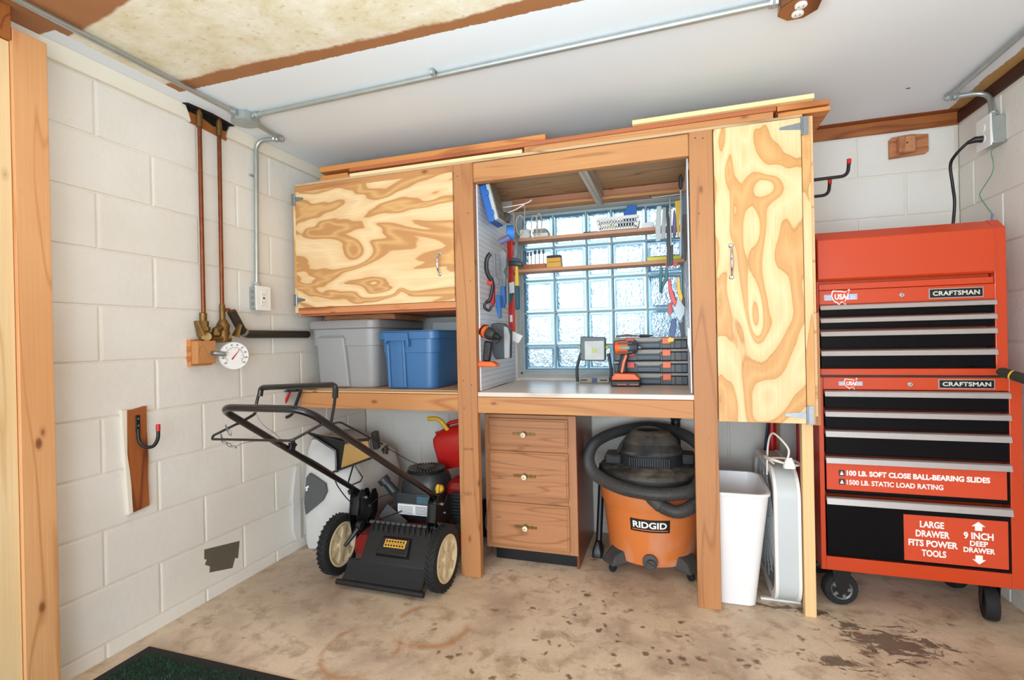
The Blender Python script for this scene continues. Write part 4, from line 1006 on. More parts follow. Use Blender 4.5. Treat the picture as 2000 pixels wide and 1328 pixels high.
# drain plug and casters
mb = MB(); mb.lathe([(.034, vy - .214), (.034, vy - .226), (.026, vy - .229)], 20, (vx, 0, .092), 'y'); mb.lathe([(.021, vy - .228), (.021, vy - .245)], 12, (vx + .004, 0, .088), 'y'); mb.cbox((vx + .004, vy - .248, .088), (.036, .01, .012), Matrix.Rotation(.5, 3, 'Y')); part('drain_plug', mb, M['dustyblack'], vc, b=.001)
for ang in (-48, 48, -132, 132):
    a = R(ang); d = Vector((sin(a), -cos(a), 0)); c = Vector((vx, vy, 0)) + d * .225; rz = Matrix.Rotation(a, 3, 'Z')
    mb = MB(Matrix.Translation(c) @ rz.to_4x4())
    mb.loft([[(x, y, z) for x, y in ((-.055, .03), (.055, .03), (.045, -.045), (-.045, -.045))] for z in (.045, .062)] )
    mb.loft([[(-.058, .035, .05), (.058, .035, .05), (.045, -.048, .05), (-.045, -.048, .05)], [(-.05, .03, .115), (.05, .03, .115), (.032, -.02, .085), (-.032, -.02, .085)]])
    ft = part('caster_foot', mb, M['dustyblack'], vc, b=.006)
    mb = MB(Matrix.Translation(c + d * .012) @ rz.to_4x4()); mb.lathe([(.015, -.009), (.019, -.006), (.019, .006), (.015, .009)], 20, (0, 0, .019), 'x'); part('caster_wheel', mb, M['rubber'], ft, smooth=40)

# floor tools behind the vacuum
wd = thing('vacuum_wand', (1.575, 1.40, 0), 'thin black vacuum wand with a floor nozzle standing beside the drawer cabinet', 'vacuum wand')
mb = MB(); mb.tube([(1.583, 1.33, .05), (1.597, 1.42, .45)], .016, 12); part('tube', mb, M['black'], wd)
mb = MB(); mb.loft([[(1.58 + x, 1.325 + y, z) for x, y in rrect(.05 * k, .10 * k, .012)] for z, k in ((0, 1), (.03, 1), (.075, .45))]); part('nozzle', mb, M['black'], wd, b=.002)
wd = thing('extension_wand', (1.98, 1.57, 0), 'open black tube end sticking up behind the vacuum hose', 'vacuum wand')
mb = MB(); mb.tube([(1.975, 1.588, .0), (1.975, 1.588, .69)], .024, 16); part('tube', mb, M['black'], wd)
mb = MB(); mb.lathe([(.026, .665), (.034, .69), (.034, .725), (.028, .727), (.026, .70)], 20, (1.975, 1.588, 0)); part('cuff', mb, pm('navy_cuff', '1d2a3d', .4), wd)
mb = MB(); mb.lathe([(.07, .012), (.075, 0), (.10, .30), (.107, .305), (.103, .31), (.097, .30), (.073, .015)], 32, (2.19, 1.47, 0)); solo('bucket', mb, pm('lilac_plastic', 'b9b4d0', .4), 'pale lilac bucket behind the white wastebasket and vacuum', 'bucket', smooth=40)

# ------------------------------------------------------------------ wastebasket
wb_ = []
for z, x0, x1, y0, y1, rr in ((.0, 2.122, 2.268, .99, 1.20, .03), (.004, 2.116, 2.274, .985, 1.205, .032), (.455, 2.096, 2.332, .968, 1.285, .055), (.458, 2.090, 2.338, .962, 1.291, .058), (.470, 2.090, 2.338, .962, 1.291, .058), (.470, 2.102, 2.326, .974, 1.279, .05), (.02, 2.126, 2.262, .995, 1.195, .028)):
    wb_.append([((x0 + x1) / 2 + x, (y0 + y1) / 2 + y, z + (.012 if z > .4 and y > 0 else 0)) for x, y in rrect(x1 - x0, y1 - y0, rr, 6)])
mb = MB(); mb.loft(wb_); solo('wastebasket', mb, M['whitebin'], 'tall white open plastic wastebasket with dusty inside, right of the right post', 'wastebasket', smooth=40)

# ------------------------------------------------------------------ box fan standing on its side
M['fangray'] = pm('fan_grey_white', 'c5cdd0', .35, var=.03, bump=0, scale=5)
fn_ = thing('box_fan', (2.40, 1.24, 0), 'slim grey-white box fan standing on edge beside the white wastebasket', 'fan')
FX0, FX1 = 2.345, 2.441
prof = [(1.24 + y, .285 + z) for y, z in rrect(.52, .56, .11, 8)]
mb = MB()
ring = lambda x, k: [(x, 1.24 + (y - 1.24) * k, .285 + (z - .285) * k) for y, z in prof]
mb.loft([ring(FX0 + .008, .94), ring(FX0 + .008, .985), ring(FX1 - .008, .985), ring(FX1 - .008, .94)], cap=False); part('housing', mb, M['fangray'], fn_, smooth=50)
for xa, xb in ((FX0, FX0 + .012), (FX1 - .012, FX1)):
    mb = MB(); mb.loft([ring(xa, .97), ring(xa, 1.0), ring(xb, 1.0), ring(xb, .97), ring(xb, .90), ring(xa, .90), ring(xa, .97)], cap=False); part('rim', mb, M['white'], fn_, smooth=40)
for x in (FX0 + .004, FX1 - .006):
    mb = MB()
    for k in range(12): mb.tube([(x, 1.24 + .018 * (k + 1) * cos(a * pi / 12), .285 + .018 * (k + 1) * sin(a * pi / 12)) for a in range(24)], .0012, 4, closed=True)
    for k in range(16): a = k * pi / 8; mb.tube([(x, 1.24 + .02 * cos(a), .285 + .02 * sin(a)), (x, 1.24 + .235 * cos(a), .285 + .235 * sin(a))], .0015, 4)
    part('grille', mb, M['fangray'], fn_, kind='stuff')
mb = MB(); mb.lathe([(.06, 2.38), (.06, 2.42)], 20, (0, 1.24, .285), 'x'); part('motor_hub', mb, M['graymetal'], fn_)
for k in range(5):
    a = k * 2 * pi / 5; mb = MB(Matrix.Translation((2.40, 1.24, .285)) @ Matrix.Rotation(a, 4, 'X')); mb.loft([[(-.015, .05, -.03), (.015, .05, .03), (.018, .05, .03), (-.012, .05, -.03)], [(-.02, .20, -.075), (.02, .20, .07), (.022, .20, .07), (-.018, .20, -.075)]]); part('blade', mb, M['bluebin'] if False else M['fangray'], fn_)
for y in (1.06, 1.42):
    mb = MB(); mb.box(2.30, 2.452, y, y + .02, 0, .009); part('foot', mb, M['white'], fn_, b=.003)
M['cordwhite'] = pm('white_cord', 'e8e4de', .5, var=.03, bump=0)
mb = MB(); mb.tube(bez([(2.36, 1.06, .578), (2.33, 1.10, .60), (2.35, 1.02, .605), (2.42, 1.0, .588), (2.455, 1.05, .585), (2.42, 1.12, .588), (2.35, 1.10, .592), (2.345, 1.03, .60), (2.41, .99, .594), (2.44, 1.03, .586)], 8), .0042, 8)
mb.tube(bez([(2.395, 1.0, .60), (2.405, 1.0, .65), (2.375, 1.02, .695), (2.352, 1.05, .705), (2.345, 1.10, .64), (2.34, 1.10, .52)], 8), .0042, 8)
part('power_cord', mb, M['cordwhite'], fn_, smooth=60)
mb = MB(); mb.loft([[(2.405 + x * k, .995 + y * k, z) for x, y in rrect(.045, .03, .012)] for z, k in ((.578, 1), (.59, 1), (.62, .45))]); part('plug', mb, M['white'], fn_, smooth=40)

# long handles standing behind the fan
mb = MB(); mb.tube([(2.375, 1.60, 0.0), (2.385, 1.52, .40), (2.425, 1.50, .77)], .008, 8); solo('cable_pole', mb, pm('navy_rod', '1e2c48', .4), 'thin navy rod leaning behind the white wastebasket', 'rod')
h = thing('long_handled_tool', (2.43, 1.50, 0), 'bright red handled long tool standing behind the box fan', 'garden tool')
mb = MB(); mb.tube([(2.435, 1.53, .0), (2.435, 1.53, .705)], .019, 14); part('shaft', mb, M['red'], h)
mb = MB(); mb.tube([(2.435, 1.53, .70), (2.435, 1.53, .765)], .023, 14); part('collar', mb, M['black'], h)
mb = MB(); mb.tube([(2.505, 1.33, 0), (2.515, 1.33, 1.1)], .009, 10); solo('dark_red_pole', mb, pm('dark_red_paint', '8d1522', .4), 'dark red metal pole between the fan and the tool chest', 'pole')

# ------------------------------------------------------------------ tool chest
M['chestred'] = pm('tool_chest_red', 'c63d0e', .33, var=.04, scale=3, bump=0, coat=.25)
M['chestblack'] = pm('glossy_black_drawer', '0d0c10', .2, var=.15, scale=3, bump=0)
M['chestblack'].node_tree.nodes['Principled BSDF'].inputs['Specular IOR Level'].default_value = .12
M['alu'] = pm('brushed_trim', 'b9b3b2', .38, .55, var=.05, scale=60, bump=0)
M['stickerred'] = pm('sticker_red', 'cf4520', .4, var=.02, bump=0)
M['navysticker'] = pm('sticker_blue', '6f8fc8', .45, var=.1, bump=0)
yc = 1.05
def usa(parent, x, z, s):
    """outline map sticker with side banners"""
    mp = [(-.5, .30), (-.42, .42), (-.2, .38), (.1, .36), (.22, .30), (.34, .34), (.46, .48), (.52, .40), (.44, .22), (.38, .05), (.30, -.12), (.24, -.28), (.30, -.50), (.22, -.48), (.14, -.32), (0, -.34), (-.10, -.50), (-.2, -.36), (-.34, -.30), (-.46, -.12), (-.52, .1)]
    mb = MB(); mb.box(x - s * 1.02, x + s * 1.02, yc - .0012, yc - .0004, z - s * .18, z + s * .20); part('flag_banner', mb, M['whiteink'], parent)
    mb = MB(); mb.box(x - s * .99, x - s * .5, yc - .0018, yc - .0011, z - s * .15, z + s * .17); mb.box(x + s * .5, x + s * .99, yc - .0018, yc - .0011, z - s * .15, z + s * .17); part('flag_field', mb, M['navysticker'], parent, kind='stuff')
    mb = MB()
    for k in range(4):
        for a in (-.97, .55): mb.box(x + s * a, x + s * (a + .40), yc - .0024, yc - .0017, z + s * (-.12 + k * .07), z + s * (-.09 + k * .07))
    part('flag_stripes', mb, M['whiteink'], parent, kind='stuff')
    mb = MB(); mb.ext([(x + p[0] * s * 1.12, z + p[1] * s * 1.2 + s * .02) for p in mp], yc - .003, yc - .0016, 'xz'); part('map_outline', mb, M['whiteink'], parent)
    mb = MB(); mb.ext([(x + p[0] * s, z + p[1] * s + s * .02) for p in mp], yc - .0036, yc - .0028, 'xz'); part('map', mb, M['stickerred'], parent)
    text('lettering', 'USA', parent, M['whiteink'], (x - s * .38, yc - .0037, z - s * .16), (1, 0, 0), (0, 0, 1), s * .76, s * .40, bold=.04)
def badge(parent, x0, x1, z0, z1):
    mb = MB(); mb.box(x0, x1, yc - .003, yc, z0, z1); b_ = part('badge', mb, M['alu'], parent)
    mb = MB(); e = .003; mb.box(x0 + e, x1 - e, yc - .0038, yc - .0029, z0 + e, z1 - e); part('badge_field', mb, pm('badge_black', '0d0e10', .3, bump=0), b_)
    text('lettering', 'CRAFTSMAN', b_, M['whiteink'] if False else M['alu2'], (x0 + (x1 - x0) * .07, yc - .0040, z0 + (z1 - z0) * .27), (1, 0, 0), (0, 0, 1), (x1 - x0) * .86, (z1 - z0) * .46, bold=.035, spacing=1.06)
M['alu2'] = pm('silver_letters', 'd5d7cf', .35, .2, bump=0)
def chest_drawer(parent, x0, x1, za, zb, s0, s1):
    mb = MB(); mb.box(x0 + .002, x1 - .002, yc - .003, yc + .03, za + .006, s0 + .004); d = part('drawer', mb, M['chestblack'], parent, b=.0015)
    mb = MB(); mb.ext([(yc - .004, za + .002), (yc + .004, za + .0), (yc + .004, za + .006), (yc - .004, za + .0065)], x0 + .002, x1 - .002, 'yz'); part('lower_lip', mb, M['chestblack'], d)
    mb = MB(); mb.ext([(yc - .003, s1 + .001), (yc - .010, s1), (yc - .016, s1 - .004), (yc - .020, s0), (yc - .017, s0 - .001), (yc - .010, s0 + .008), (yc - .003, s0 + .01)], x0, x1, 'yz'); part('drawer_pull', mb, M['alu'], d)
    return d
def lock(parent, x, z):
    mb = MB(); mb.lathe([(.0095, yc), (.0095, yc - .003), (.007, yc - .005), (0, yc - .005)], 18, (x, 0, z), 'y'); l = part('lock', mb, M['chrome'], parent)
    mb = MB(); mb.box(x - .001, x + .001, yc - .0058, yc - .0048, z - .004, z + .004); part('keyhole', mb, M['void'], l)
# lower rolling cabinet
lc = thing('rolling_tool_cabinet', (2.86, 1.05, 0), 'red rolling tool cabinet with five black drawers on casters', 'tool chest')
x0, x1, o0, o1 = 2.526, 3.182, 2.546, 3.142
mb = MB()
mb.box(x0, o0 - .002, yc, yc + .40, .161, .9415); mb.box(o1 + .002, x1, yc, yc + .40, .161, .9415); mb.box(o0 - .002, o1 + .002, yc, yc + .40, .892, .9415); mb.box(o0 - .002, o1 + .002, yc, yc + .40, .161, .216); mb.box(o0 - .002, o1 + .002, yc + .05, yc + .40, .216, .892)
part('body', mb, M['chestred'], lc, b=.002, smooth=0)
D = [chest_drawer(lc, o0, o1, a, b_, s0, s1) for a, b_, s0, s1 in ((.813, .89, .866, .888), (.733, .81, .785, .807), (.628, .73, .704, .729), (.470, .625, .598, .622), (.220, .461, .433, .460))]
mb = MB(); mb.box(o0 + .003, 3.131, yc - .0045, yc - .003, .489, .599); part('sticker', mb, M['stickerred'], D[3])
text('lettering', '100 LB. SOFT CLOSE BALL-BEARING SLIDES', D[3], M['whiteink'], (2.619, yc - .0047, .548), (1, 0, 0), (0, 0, 1), .462, .0215, bold=.045)
text('lettering', '1500 LB. STATIC LOAD RATING', D[3], M['whiteink'], (2.619, yc - .0047, .512), (1, 0, 0), (0, 0, 1), .318, .020, bold=.03)
mb = MB()
for z in (.546, .511): mb.box(2.592, 2.612, yc - .0056, yc - .0044, z, z + .023)
part('weight_icons', mb, M['ink2'], D[3], kind='stuff')
mb = MB()
for z in (.546, .511): mb.ext([(2.5955, z + .004), (2.6085, z + .004), (2.606, z + .013), (2.598, z + .013)], yc - .0062, yc - .0055, 'xz'); mb.lathe([(.0028, yc - .0062), (.0028, yc - .0055)], 10, (2.602, 0, z + .016), 'y')
part('weight_icons', mb, M['whiteink'], D[3], kind='stuff')
mb = MB(); mb.box(2.808, 3.132, yc - .0045, yc - .003, .232, .410); part('sticker', mb, M['stickerred'], D[4])
for tx_, xx, zz, w, h in (('LARGE', 2.860, .364, .077, .026), ('DRAWER', 2.846, .328, .108, .026), ('FITS POWER', 2.822, .291, .157, .026), ('TOOLS', 2.864, .254, .078, .026), ('9 INCH', 2.997, .334, .091, .027), ('DEEP', 3.016, .309, .055, .020), ('DRAWER', 2.996, .284, .096, .020)):
    text('lettering', tx_, D[4], M['whiteink'], (xx, yc - .0047, zz), (1, 0, 0), (0, 0, 1), w, h, bold=.035)
for s, zb in ((1, .368), (-1, .276)):
    mb = MB(); xa = 3.043; mb.ext([(xa - .011, zb), (xa + .011, zb), (xa + .011, zb + s * .016), (xa + .021, zb + s * .016), (xa, zb + s * .034), (xa - .021, zb + s * .016), (xa - .011, zb + s * .016)], yc - .0056, yc - .0046, 'xz'); part('arrow', mb, M['whiteink'], D[4])
usa(lc, 2.640, .916, .040); badge(lc, 2.929, 3.102, .899, .935); lock(lc, 2.840, .914)
def caster(x, y, yaw):
    m = Matrix.Translation((x, y, 0)) @ Matrix.Rotation(yaw, 4, 'Z'); r = .066
    mb = MB(m); mb.box(-.04, .04, -.04, .04, .155, .1605); mb.lathe([(.02, .142), (.02, .156)], 16); mb.ext([(-.035, .145), (.035, .145), (.018, .055), (-.002, .045), (-.018, .055)], -.027, -.024, 'xz'); mb.ext([(-.035, .145), (.035, .145), (.018, .055), (-.002, .045), (-.018, .055)], .024, .027, 'xz'); mb.box(-.035, .035, -.027, .027, .142, .146)
    c = part('caster', mb, M['graymetal'] if False else M['black'], lc, b=.001)
    mb = MB(m); mb.lathe([(r * .62, -.019), (r * .93, -.021), (r, -.012), (r, .012), (r * .93, .021), (r * .62, .019)], 40, (0, 0, r), 'y'); part('tyre', mb, M['rubber'], c, smooth=40)
    mb = MB(m)
    mb.lathe([(r * .63, -.020), (r * .60, -.024), (r * .5, -.017), (r * .30, -.017), (r * .22, -.022), (0, -.022)], 30, (0, 0, r), 'y', cap=False)
    for k in range(5):
        a = k * 2 * pi / 5; mb2 = mb; o = mb.M; mb.M = m @ Matrix.Translation((0, 0, r)) @ Matrix.Rotation(a, 4, 'Y'); mb.box(r * .2, r * .6, -.023, -.017, -.006, .006); mb.M = o
    part('wheel_hub', mb, M['steel'], c, smooth=40)
caster(2.605, 1.115, R(8)); caster(3.115, 1.135, R(75)); caster(2.605, 1.40, R(20)); caster(3.115, 1.40, R(100))
# upper chest
ut = thing('top_tool_chest', (2.84, 1.05, .942), 'red top tool chest with lift lid standing on the rolling cabinet', 'tool chest')
x0, x1, o0, o1 = 2.528, 3.144, 2.536, 3.106
mb = MB()
mb.box(x0, o0 - .001, yc, yc + .36, .950, 1.33); mb.ext([(yc, .950), (yc, 1.497), (yc + .045, 1.535), (yc + .36, 1.535), (yc + .36, .950)], o1 + .002, x1, 'yz'); mb.box(o0, o1 + .002, yc, yc + .36, 1.234, 1.292); mb.box(o0, o1 + .002, yc, yc + .36, .950, .976); mb.box(o0, o1 + .002, yc + .05, yc + .36, .976, 1.234); mb.box(x0, o1, yc + .03, yc + .36, 1.30, 1.335)
part('body', mb, M['chestred'], ut, b=.002, smooth=0)
mb = MB(); mb.box(x0 + .01, x1 - .01, yc + .004, yc + .36, .9425, .9495); part('base_strip', mb, M['black'], ut)
mb = MB(); mb.ext([(yc - .006, 1.293), (yc - .006, 1.316), (yc + .004, 1.318), (yc + .004, 1.293)], x0 + .006, o1 - .004, 'yz'); part('lower_lip', mb, M['chestred'], ut, b=.001)
mb = MB(); mb.ext([(yc - .012, 1.338), (yc - .012, 1.494), (yc + .038, 1.531), (yc + .36, 1.531), (yc + .36, 1.337), (yc - .002, 1.330)], x0 + .002, o1 - .001, 'yz'); part('lid', mb, M['chestred'], ut, b=.003, smooth=0)
for a, b_, s0, s1 in ((1.186, 1.232, 1.213, 1.232), (1.135, 1.182, 1.161, 1.181), (1.055, 1.13, 1.107, 1.128), (.976, 1.052, 1.028, 1.050)): chest_drawer(ut, o0, o1, a, b_, s0, s1)
usa(ut, 2.611, 1.262, .056); badge(ut, 2.904, 3.073, 1.243, 1.281); lock(ut, 2.818, 1.262)

# ------------------------------------------------------------------ long dark pole end entering from the right
pe = thing('tool_pole', (3.16, .9, .9), 'dark tool handle with a yellow ring poking in beside the red tool chest', 'handle')
a = Vector((3.070, .96, .972)); b = Vector((3.26, .68, .865)); dr = (b - a).normalized()
mb = MB(); mb.tube([a, a + dr * .012, b], [.012, .0175, .0175], 14); part('grip', mb, pm('olive_black_rubber', '2a2f26', .55), pe, smooth=40)
mb = MB(); mb.tube([a + dr * .038, a + dr * .043], .0182, 14); part('yellow_ring', mb, M['yellow'], pe)

# ------------------------------------------------------------------ pipes and valves on the left wall
pv = thing('water_pipes', (.03, .45, 1.05), 'two old copper water pipes dropping to brass shutoff valves on the block wall', 'pipe')
mb = MB(); mb.tube([(.028, .398, 2.146), (.028, .398, 1.262)], .0088, 12); part('pipe', mb, M['copper'], pv)
mb = MB(); mb.tube([(.028, .497, 2.146), (.028, .493, 1.30)], .0088, 12); part('pipe', mb, M['copper'], pv)
for y in (.398, .497):
    mb = MB(); mb.lathe([(.0125, 2.07), (.0125, 2.135)], 12, (.028, y, 0)); part('coupling', mb, M['brass'], pv)
mb = MB()
mb.lathe([(.014, 1.225), (.015, 1.262), (.011, 1.265)], 12, (.028, .396, 0)); mb.lathe([(.021, 1.20), (.021, 1.228)], 6, (.028, .396, 0)); mb.lathe([(.019, 1.148), (.021, 1.20)], 12, (.028, .396, 0)); mb.lathe([(.026, 1.185), (.026, 1.202)], 6, (.028, .397, 0)); mb.lathe([(.024, 1.158), (.024, 1.172)], 12, (.028, .397, 0))
mb.tube([(.028, .398, 1.165), (.045, .40, 1.162), (.058, .385, 1.160)], [.023, .021, .019], 12)
part('valve_body', mb, M['brass'], pv)
mb = MB()
mb.lathe([(.012, 1.225), (.013, 1.30), (.010, 1.31)], 12, (.028, .493, 0)); mb.lathe([(.025, 1.185), (.028, 1.21), (.014, 1.238)], 14, (.028, .495, 0)); mb.lathe([(.026, 1.140), (.029, 1.165), (.026, 1.185)], 12, (.030, .495, 0))
mb.tube([(.03, .495, 1.20), (.04, .465, 1.198), (.04, .448, 1.19), (.04, .445, 1.165)], [.015, .015, .016, .017], 12); mb.lathe([(.021, 1.165), (.023, 1.180)], 6, (.04, .445, 0))
mb.tube([(.028, .40, 1.158), (.034, .45, 1.152), (.034, .49, 1.152), (.045, .515, 1.158)], [.017, .016, .018, .022], 12)
part('valve_body', mb, M['brass'], pv)
def lever(c, a, l, r0):
    mb = MB(); c = Vector(c); d = Vector(a).normalized()
    mb.tube([c, c + d * .012, c + d * l], [r0, r0 * .9, r0 * .55], 10, sq=.5); return part('valve_handle', mb, M['brass'], pv)
lever((.062, .355, 1.165), (0, -.3, .8), .065, .022); lever((.062, .53, 1.160), (.2, .25, .9), .06, .022)
mb = MB(); mb.tube(bez([(.028, .50, 1.28), (.045, .512, 1.283), (.05, .53, 1.268)], 4), .007, 8); part('branch', mb, M['copper'], pv)
ip = thing('insulated_pipe', (.05, .9, 1.1), 'black foam insulated pipe running from the valves behind the grey bin', 'pipe')
P = rnd([(.046, .526, 1.275), (.040, .598, 1.172), (.024, 1.05, 1.172)], .035, 6)
mb = MB(); mb.tube(P, .0195, 16); part('foam_sleeve', mb, pm('black_pipe_foam', '191713', .5, var=.3, scale=9, c2='3a3022'), ip, smooth=50)
mb = MB(); mb.tube([(.042, .592, 1.184), (.041, .604, 1.177)], .0205, 16); part('tape_joint', mb, pm('scuffed_tape', '8d8a80', .6, var=.4, scale=90), ip)
# wood block + dial thermometer
wbk = thing('pipe_mount_block', (.03, .41, 1.05), 'stacked orange wood blocks screwed to the wall below the brass valves', 'wood block')
mb = MB(); mb.box(0.001, .025, .335, .44, 1.035, 1.148); part('back_block', mb, M['orangewood'], wbk, b=.001)
mb = MB(); mb.box(.0255, .062, .338, .425, 1.045, 1.142); part('front_block', mb, M['fir_x'], wbk, b=.001)
th = thing('thermometer', (.085, .52, 1.0), 'round white outdoor dial thermometer bracketed from the wood block', 'thermometer')
tn = Vector((.93, -.36, 0)).normalized(); tc_ = Vector((.088, .497, 1.073)); rr = .062
tm = Matrix.Translation(tc_) @ tn.to_track_quat('Z', 'Y').to_matrix().to_4x4()
mb = MB(tm); mb.lathe([(rr * .97, -.012), (rr, -.008), (rr, .001), (rr * .97, .004), (rr * .965, .002), (0, .002)], 48, cap=False); mb.lathe([(0, -.012), (rr * .97, -.012)], 48, cap=False); dl = part('dial', mb, M['white'], th, smooth=40)
mb = MB(); mb.tube([(.062, .41, 1.088), (.075, .425, 1.086), (.082, .45, 1.082)], [.008, .010, .012], 10); mb.lathe([(.010, .062), (.010, .070)], 12, (0, .405, 1.088), 'x'); part('bracket', mb, M['steel'], th)
mx, my, mz = tm.to_3x3() @ Vector((1, 0, 0)), tm.to_3x3() @ Vector((0, 1, 0)), tn
# orient so that "up" is world z
upv = Vector((0, 0, 1)); rt_ = upv.cross(tn).normalized()
def dp(a, r, h=.0032): return tc_ + rt_ * (sin(a) * r) + upv * (cos(a) * r) + tn * h
for i, s in enumerate(('-60', '-40', '-20', '0', '20', '40', '60', '80', '100', '120')):
    a = R(-128 + i * 256 / 9); p = dp(a, rr * .80)
    w = .0045 * len(s); text('numeral', s, dl, M['ink2'], p - rt_ * (w / 2) - upv * .0038 + tn * 0, rt_, upv, w, .0075, bold=.01)
mb = MB()
for i in range(37):
    a = R(-128 + i * 256 / 36); mb.tube([dp(a, rr * .60), dp(a, rr * (.66 if i % 4 == 0 else .63))], .0005, 4)
mb.tube([dp(R(-128 + i * 256 / 40), rr * .60) for i in range(41)], .0004, 4)
for i in range(9): 
    a = R(-115 + i * 230 / 8); mb.tube([dp(a, rr * .49), dp(a, rr * .53)], .001, 4)
part('scale_marks', mb, M['ink2'], dl, kind='stuff')
mb = MB(); a = R(38); mb.ext([(0, 0), (1, 0), (1, 1)], 0, 0) if False else mb.tube([dp(a + pi, rr * .32, .005), dp(a, rr * .62, .005)], [.0032, .0006], 6, sq=.4); part('needle', mb, M['red'], dl)
# coat hook board
hb = thing('hook_board', (.015, .12, .52), 'dark brown old board on the block wall holding a black hook', 'wall hook')
mb = MB(); mb.ext([(.078, .885), (.098, .884), (.150, .892), (.149, .80), (.153, .70), (.150, .62), (.153, .508), (.150, .505), (.093, .498), (.088, .60), (.083, .66), (.076, .72), (.078, .80)], .001, .018, 'yz'); part('board', mb, wood('dark_board', 'a35c2c', '6c3416', 'z', rings=3, seed=4, knots=False), hb)
mb = MB(); mb.ext([(.060, .888), (.078, .886), (.076, .72), (.083, .66), (.088, .60), (.092, .498), (.078, .494)], .001, .016, 'yz'); part('paint_edge', mb, M['cream'], hb)
mb = MB(); mb.box(.0185, .0225, .105, .122, .80, .862); part('hook_plate', mb, M['black'], hb, b=.004)
mb = MB(); mb.tube(bez([(.022, .1135, .81), (.024, .1135, .77), (.042, .120, .742), (.072, .132, .742), (.088, .139, .770), (.090, .140, .805)], 6), .0065, 10); hk = part('hook', mb, M['black'], hb, smooth=60)
mb = MB(); mb.tube([(.090, .140, .80), (.0905, .140, .825)], .0075, 12); part('red_tip', mb, M['red'], hk)
mb = MB(); mb.lathe([(.004, .0225), (.004, .0245)], 6, (0, .1135, .848), 'x'); mb.lathe([(.004, .0225), (.004, .0245)], 6, (0, .1135, .822), 'x'); part('screw_heads', mb, M['steel'], hb, kind='stuff')
# tape patch
P = [(0, 0.398, 0.232), (0, 0.584, 0.197), (0, 0.573, 0.12), (0, 0.556, 0.127), (0, 0.541, 0.088), (0, 0.421, 0.121), (0, 0.424, 0.147), (0, 0.399, 0.165), (0, 0.409, 0.183), (0, 0.397, 0.19)]
mb = MB(); mb.ext([(p[1], p[2]) for p in P], .0005, .0035, 'yz'); solo('tape_patch', mb, M['tape'], 'dark grey duct tape patch stuck low on the block wall', 'tape')

# ------------------------------------------------------------------ outlet on the left wall with conduit
ol = thing('wall_outlet', (.03, .70, 1.30), 'white outlet plate on a grey metal box on the left block wall', 'outlet')
mb = MB(); mb.box(.001, .046, .672, .752, 1.296, 1.402); bx_ = part('metal_box', mb, M['galv'], ol, b=.003)
mb = MB()
for z in (1.32, 1.35, 1.38): mb.lathe([(.009, .6712), (.009, .672)], 14, (.022, 0, z), 'y')
part('knockouts', mb, pm('knockout_zinc', '8f9696', .5, .6), bx_, kind='stuff')
mb = MB(); mb.box(.0465, .052, .664, .758, 1.288, 1.408); pt = part('cover_plate', mb, M['white'], ol, b=.002)
mb = MB(); mb.box(.0525, .0545, .693, .730, 1.312, 1.385); rc = part('receptacle', mb, M['white'], ol, b=.001)
mb = MB()
for z in (1.328, 1.368): mb.box(.0546, .0550, .702, .7035, z - .005, z + .005); mb.box(.0546, .0550, .717, .7185, z - .004, z + .004); mb.box(.0546, .055, .7085, .712, z - .010, z - .007)
mb.box(.0546, .0552, .704, .718, 1.345, 1.352); part('slots', mb, M['ink2'], rc, kind='stuff')
def conduit(name, pts, lab, r=.0105, cls=(), rad=.09, ends=True):
    t = thing(name, tuple(Vector(pts[0])), lab, 'conduit')
    P = rnd(pts, rad, 10) if len(pts) > 2 else pts
    mb = MB(); mb.tube(P, r, 14); part('tube', mb, M['galv'], t, smooth=60)
    for p, d in cls:
        d = Vector(d).normalized(); p = Vector(p)
        mb = MB(); mb.tube([p - d * .012, p + d * .012], r * 1.45, 8); mb.tube([p - d * .004, p + d * .004], r * 1.75, 6); mb.cbox(tuple(p + Vector((0, 0, -.008)) + d.cross(Vector((0, 0, 1))) * .012), (.006, .006, .012)); part('fitting', mb, M['galv'], t)
    return t
zc_ = 2.134
a0 = (0.17, 0.503, 2.128); b0 = (0.147, 0.743, 2.13); s0 = (0.164, -0.322, 2.13)
conduit('conduit', [(s0[0] + .02, -1.3, 2.134), (a0[0], a0[1], 2.134)], 'long galvanised conduit running along the ceiling edge above the left wall', cls=[((a0[0], a0[1] - .065, 2.134), (0, 1, 0))])
conduit('conduit', [(a0[0] + .0, a0[1] + .0, 2.134), (b0[0], b0[1], 2.134)], 'short ceiling conduit between the round box and the elbow', cls=[((a0[0], a0[1] + .065, 2.134), (0, 1, 0)), ((b0[0], b0[1], 2.134), (0, 1, 0))])
conduit('conduit', [(b0[0] - .005, b0[1], 2.132), (.022, .715, 2.132), (.022, .7, 1.405)], 'bent conduit dropping down the left wall to the white outlet', cls=[((b0[0] - .02, b0[1] - .012, 2.132), (-.8, -.4, 0)), ((.022, .70, 1.415), (0, 0, 1))], rad=.10)
mb = MB(); mb.box(.001, .014, .685, .72, 1.95, 1.958); solo('conduit_strap', mb, M['galv'], 'small metal strap holding the conduit on the left wall', 'strap')
e0 = (2.289, 0.446, 2.128)
conduit('conduit', [(a0[0], a0[1], 2.134), (e0[0], e0[1] + .0, 2.134)], 'long conduit crossing the white ceiling to the ceiling outlet', cls=[((a0[0] + .07, a0[1] + (e0[1] - a0[1]) * .03, 2.134), (1, 0, 0)), ((e0[0] - .01, e0[1], 2.134), (1, 0, 0))])
mp = (1.124, 0.448, 2.13)
mb = MB(); mb.tube([(mp[0] - .006, mp[1], 2.134), (mp[0] + .006, mp[1], 2.134)], .014, 12); mb.box(mp[0] - .006, mp[0] + .006, mp[1] + .01, mp[1] + .035, 2.146, 2.149); solo('conduit_strap', mb, M['galv'], 'metal strap holding the long conduit mid ceiling', 'strap')
